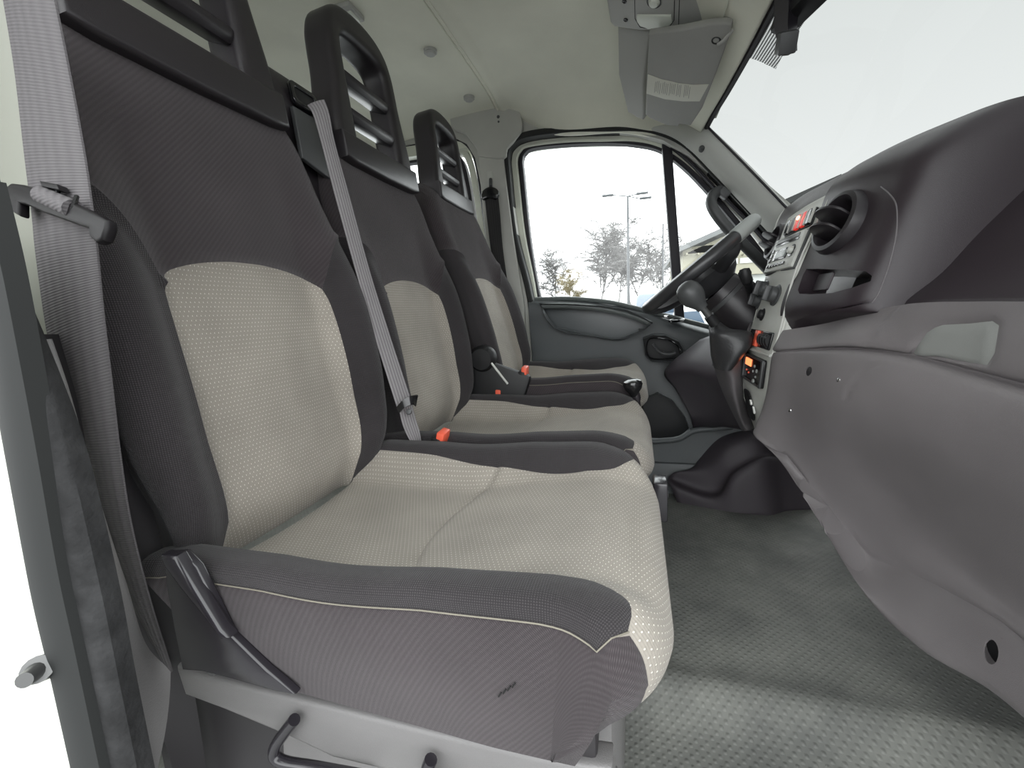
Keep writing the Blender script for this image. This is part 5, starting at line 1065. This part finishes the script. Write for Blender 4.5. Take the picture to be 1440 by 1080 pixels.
vis, c, ex, ey, nz = slab('visor_panel', [(913, 46, 1.10), (960, 40, 1.08), (1000, 33, 1.06), (1020, 33, 1.055), (1027, 40, 1.055), (1026, 52, 1.07), (1008, 100, 1.18), (988, 150, 1.30), (972, 174, 1.37), (956, 173, 1.37), (953, 179, 1.38), (935, 178, 1.38), (912, 172, 1.36), (907, 164, 1.35), (910, 110, 1.23)], M['visor'], SV, .008, .004)
plv = (c, nz)
lb = [on(plv, *p, .0006) for p in [(911, 104), (930, 111), (955, 117), (975, 119), (997, 118), (984, 142), (960, 142), (935, 139), (909, 131)]]; cc = sum(lb) / 9
lbo = plate('warning_label', [((p - cc) @ ex, (p - cc) @ ey) for p in lb], [], (cc, ex, ey), M['sticker'], SV, .0006, .0002)
ink = MB()
random.seed(9)
for g in range(5):
    for k in range(4 if g != 3 else 3):
        x = 922 + g * 10.3 + k * 2.3; y0 = 112.5 + (x - 922) * .13 + random.uniform(0, 3); y1 = 131 + (x - 922) * .14 - random.uniform(0, 4)
        p0 = on(plv, x + .6, y0, .0016); p1 = on(plv, x - 1.6, y1, .0016); d = p1 - p0; w = np.cross(d, nz); w = w / np.linalg.norm(w) * .00042
        ink.add([p0 - w, p0 + w, p1 + w, p1 - w], [(0, 1, 2, 3)])
ink.build('label_text', M['ink'], lbo, smooth=False, kind='stuff')
MB().lathe(on(plv, 1007, 57, .0), nz, [(0, -.001), (.006, .0), (.009, .001), (.010, -.001)], 18).build('visor_clip_recess', M['black'], SV)
MB().tube([on(plv, 1010, 60, .004), on(plv, 1018, 55, .004), on(plv, 1030, 44, -.004)], .0035, 10).build('visor_clip', M['console'], SV)
# courtesy lamp on the headliner behind the middle headrest
CL = thing('courtesy_lamp', 'small courtesy lamp in the headliner above the middle headrest', 'lamp', tuple(at(487, 2, .92)))
_c = ceil_s(*ceil_s.near((486, 2)))[0] + np.array((0, 0, -.024))
MB().box(_c + np.array((0, 0, -.002)), (.028, .030, .006), None, .003).build('lamp_body', M['console'], CL)
MB().box(_c + np.array((.004, .004, -.008)), (.017, .020, .004), None, .002).build('lamp_lens', M['lens'], CL)
# ================================================================== OUTSIDE
GZ = -.75
mk('ground', [(-150, -30, GZ), (150, -30, GZ), (150, 200, GZ), (-150, 200, GZ)], [(0, 1, 2, 3)], M['ground'], None, False, kind='structure')
def gpt(px, Y): p = at(px, 430, Y); return np.array((p[0], Y, GZ))
def hgt(px, py, Y): return at(px, py, Y)[2]
def tree(px, pytop, Y, wide, m, label, seed):
    rnd = random.Random(seed); b = gpt(px, Y); top = hgt(px, pytop, Y); H = top - GZ
    mb = MB(); V = []; F = []
    def seg(p, q, r0, r1):
        d = q - p; L = np.linalg.norm(d); d = d / L; a = np.array((0, 1.0, 0)) if abs(d[1]) < .9 else np.array((1.0, 0, 0)); u = np.cross(d, a); u /= np.linalg.norm(u); w = np.cross(d, u); n = len(V)
        for (c, r) in ((p, r0), (q, r1)):
            for k in range(3): t = 2.094 * k; V.append(c + r * (u * math.cos(t) + w * math.sin(t)))
        for k in range(3): F.append((n + k, n + (k + 1) % 3, n + 3 + (k + 1) % 3, n + 3 + k))
    def grow(p, d, L, r, lv):
        n = 4; q = p.copy()
        for i in range(n):
            d2 = d + np.array([rnd.gauss(0, .12), rnd.gauss(0, .12), rnd.gauss(0, .06) + (.10 if lv < 2 else -.22 * (lv - 1) * i / n)]); d2 /= np.linalg.norm(d2); d = d2
            q2 = q + d * L / n; seg(q, q2, r * (1 - .2 * i / n), r * (1 - .2 * (i + 1) / n)); q = q2
            if lv < 4:
                for _ in range([3, 2, 2, 2][lv] if i > 0 or lv > 0 else 0):
                    a = rnd.uniform(0, 6.283); t = rnd.uniform(.5, 1.0); nd = d * (1 - .45 * t) + np.array((math.cos(a), math.sin(a), .25)) * t * wide; nd /= np.linalg.norm(nd)
                    grow(q, nd, L * rnd.uniform(.42, .62), r * .6, lv + 1)
    grow(b, np.array((0, 0, 1.0)), H * .72, H * .014, 0)
    tag(mk('bare_tree', V, F, m, None, False), label, 'tree', 'bare trees behind the car park')
tree(778, 366, 58, 1.2, M['bark'], 'low bare tree at the left edge of the far door window', 1)
tree(838, 336, 44, 1.1, M['bark'], 'tallest bare tree, left of the three-armed lamp post', 2)
tree(870, 346, 64, 1.0, M['bark'], 'slim bare tree directly behind the three-armed lamp post', 3)
tree(906, 342, 50, 1.0, M['bark'], 'bare birch between the two lamp posts', 5)
tree(928, 352, 62, .9, M['bark'], 'bare birch close to the window post, by the single lamp post', 6)
tree(800, 388, 48, 1.0, M['bark2'], 'small yellowish bare tree between two grey ones', 8)
bs = MB(); rr_ = random.Random(5)
for k in range(900):
    px = rr_.uniform(745, 935); Y = rr_.uniform(56, 60); b = gpt(px, Y); h = (hgt(px, 418, Y) - GZ) * rr_.uniform(.5, 1.15); a = b + np.array((rr_.uniform(-.6, .6), 0, h))
    bs.add([b + np.array((-.05, 0, 0)), b + np.array((.05, 0, 0)), a], [(0, 1, 2)])
tag(bs.build('scrub', M['bush'], None, smooth=False, kind='stuff'), 'pale scrub line under the bare trees', 'scrub')
def lamp(px, py, Y, heads, label, r=.13):
    b = gpt(px + (2 if heads > 1 else 1), Y); t = np.array((b[0], Y, hgt(px, py, Y))); l = thing('street_lamp', label, 'street lamp', tuple(b), 'car park lamp posts')
    MB().tube([b, t], [r, r * .6], 8).build('pole', M['pole'], l)
    for k, dx in enumerate([(-1.1, .25), (.7, .15), (.95, -.35)][:heads] if heads > 1 else [(.45, 0)]):
        e = t + np.array((dx[0], .3 * k, dx[1] * .6 + .05)); MB().tube([t, e - np.array((0, 0, .0))], .04, 6).build('lamp_arm', M['pole'], l)
        MB().box(e + np.array((np.sign(dx[0]) * .35, 0, .02)), (.42, .15, .07), None, .03).build('lamp_head', M['pole'], l)
lamp(882, 276, 36, 3, 'tall grey lamp post with three arms in the far door window')
lamp(931, 315, 46, 1, 'single-headed lamp post close to the window post', .12)
# hall with a sheet roof
YH = 26; HL = thing('hall', 'cream hall with grey pitched roof seen through the quarter window', 'building', tuple(gpt(1010, YH)))
def hp_(px, py, Y=YH): return at(px, py, Y)
e0 = hp_(958, 350); zE = e0[2]; e1 = hp_(1040, 312); 
x0 = e0[0]; x1 = hp_(1100, 330)[0]; zt = hp_(960, 357)[2]; zb_ = hp_(1000, 385)[2]
sl = (e1[2] - e0[2]) / (e1[0] - e0[0])
MB().add([(x0 - .3, YH - .5, zE), (x0 + 7, YH - .5, zE + sl * 7), (x0 + 7, YH + 12, zE + sl * 7), (x0 - .3, YH + 12, zE), (x0 - .3, YH - .5, zE - .25), (x0 + 7, YH - .5, zE + sl * 7 - .3), (x0 + 7, YH + 12, zE + sl * 7 - .3), (x0 - .3, YH + 12, zE - .25)], [(0, 1, 2, 3), (4, 5, 1, 0), (7, 6, 5, 4), (3, 2, 6, 7), (0, 3, 7, 4), (1, 5, 6, 2)]).build('roof', M['roofm'], HL, smooth=False)
MB().box((x0 + 3.6, YH + 5, (zt + zb_) / 2 + .1), (3.5, 4.8, (zt - zb_) / 2 + .25)).build('upper_wall', M['cream'], HL, smooth=False)
V = [(x0 + .2, YH + .2, zt), (x0 + 6.9, YH + .2, zt), (x0 + 6.9, YH + .2, zE + sl * 6.9 - .35), ]
MB().add([tuple(v) for v in V], [(0, 1, 2)]).build('gable', M['cream'], HL, smooth=False)
for k in range(5):
    cc = hp_(985 + k * 22, 373); MB().box((cc[0], YH + .18, (zt + zb_) / 2), (.32, .05, .13)).build('window', M['winw'], HL, smooth=False)
for k in range(7):
    cc = hp_(965 + k * 16, 358); MB().box((cc[0], YH - .1, cc[2] + .0), (.04, .3, .05), Matrix.Rotation(-.3, 3, 'Y')).build('roof_bracket', M['cream'], HL, smooth=False)
MB().box((x0 + 3.6, YH + .9, GZ + (zb_ - GZ) / 2), (3.5, .1, (zb_ - GZ) / 2)).build('lower_wall', M['winw'], HL, smooth=False)
# cars
def car(px0, px1, pytop, Y, m, label, van=False):
    a = gpt(px0, Y); b = gpt(px1, Y); Ht = hgt((px0 + px1) / 2, pytop, Y) - GZ; L = b[0] - a[0]; t = thing('parked_car', label, 'car', tuple((a + b) / 2), 'parked cars')
    prof = [(0, .25), (0, .62), (.03, .93), (.1, 1), (.86, 1), (.92, .85), (.97, .6), (1, .55), (1, .25)] if van else [(0, .25), (.0, .55), (.18, .62), (.30, .97), (.65, 1), (.82, .66), (1, .58), (1, .25)]
    plate('body', [(x * L, z * Ht) for x, z in prof], [], (a + np.array((0, .9, 0)), (1, 0, 0), (0, 0, 1)), m, t, .9, .06)
    plate('side_glass', [(x * L, z * Ht) for x, z in ([(.52, .62), (.9, .62), (.85, .9), (.52, .9)] if van else [(.24, .64), (.78, .66), (.64, .93), (.33, .92)])], [], (a + np.array((0, -.005, 0)), (1, 0, 0), (0, 0, 1)), M['cartint'], t, .02, .005)
    for q in (.2, .8): MB().lathe(a + np.array((L * q, .02, Ht * .18)), (0, -1, 0), [(0, .05), (Ht * .1, .05), (Ht * .18, .03), (Ht * .18, -.15)], 16).build('wheel', M['tyre'], t)
car(893, 960, 412, 17, M['carblue'], 'blue-grey van parked behind the steering wheel in the door window', True)
car(935, 1010, 432, 12, M['carwhite'], 'white car parked right of the window post')
car(1012, 1090, 400, 22, M['carwhite'], 'white van parked in front of the hall', True)
car(820, 872, 424, 34, M['carwhite'], 'small white car parked far off below the tallest tree')
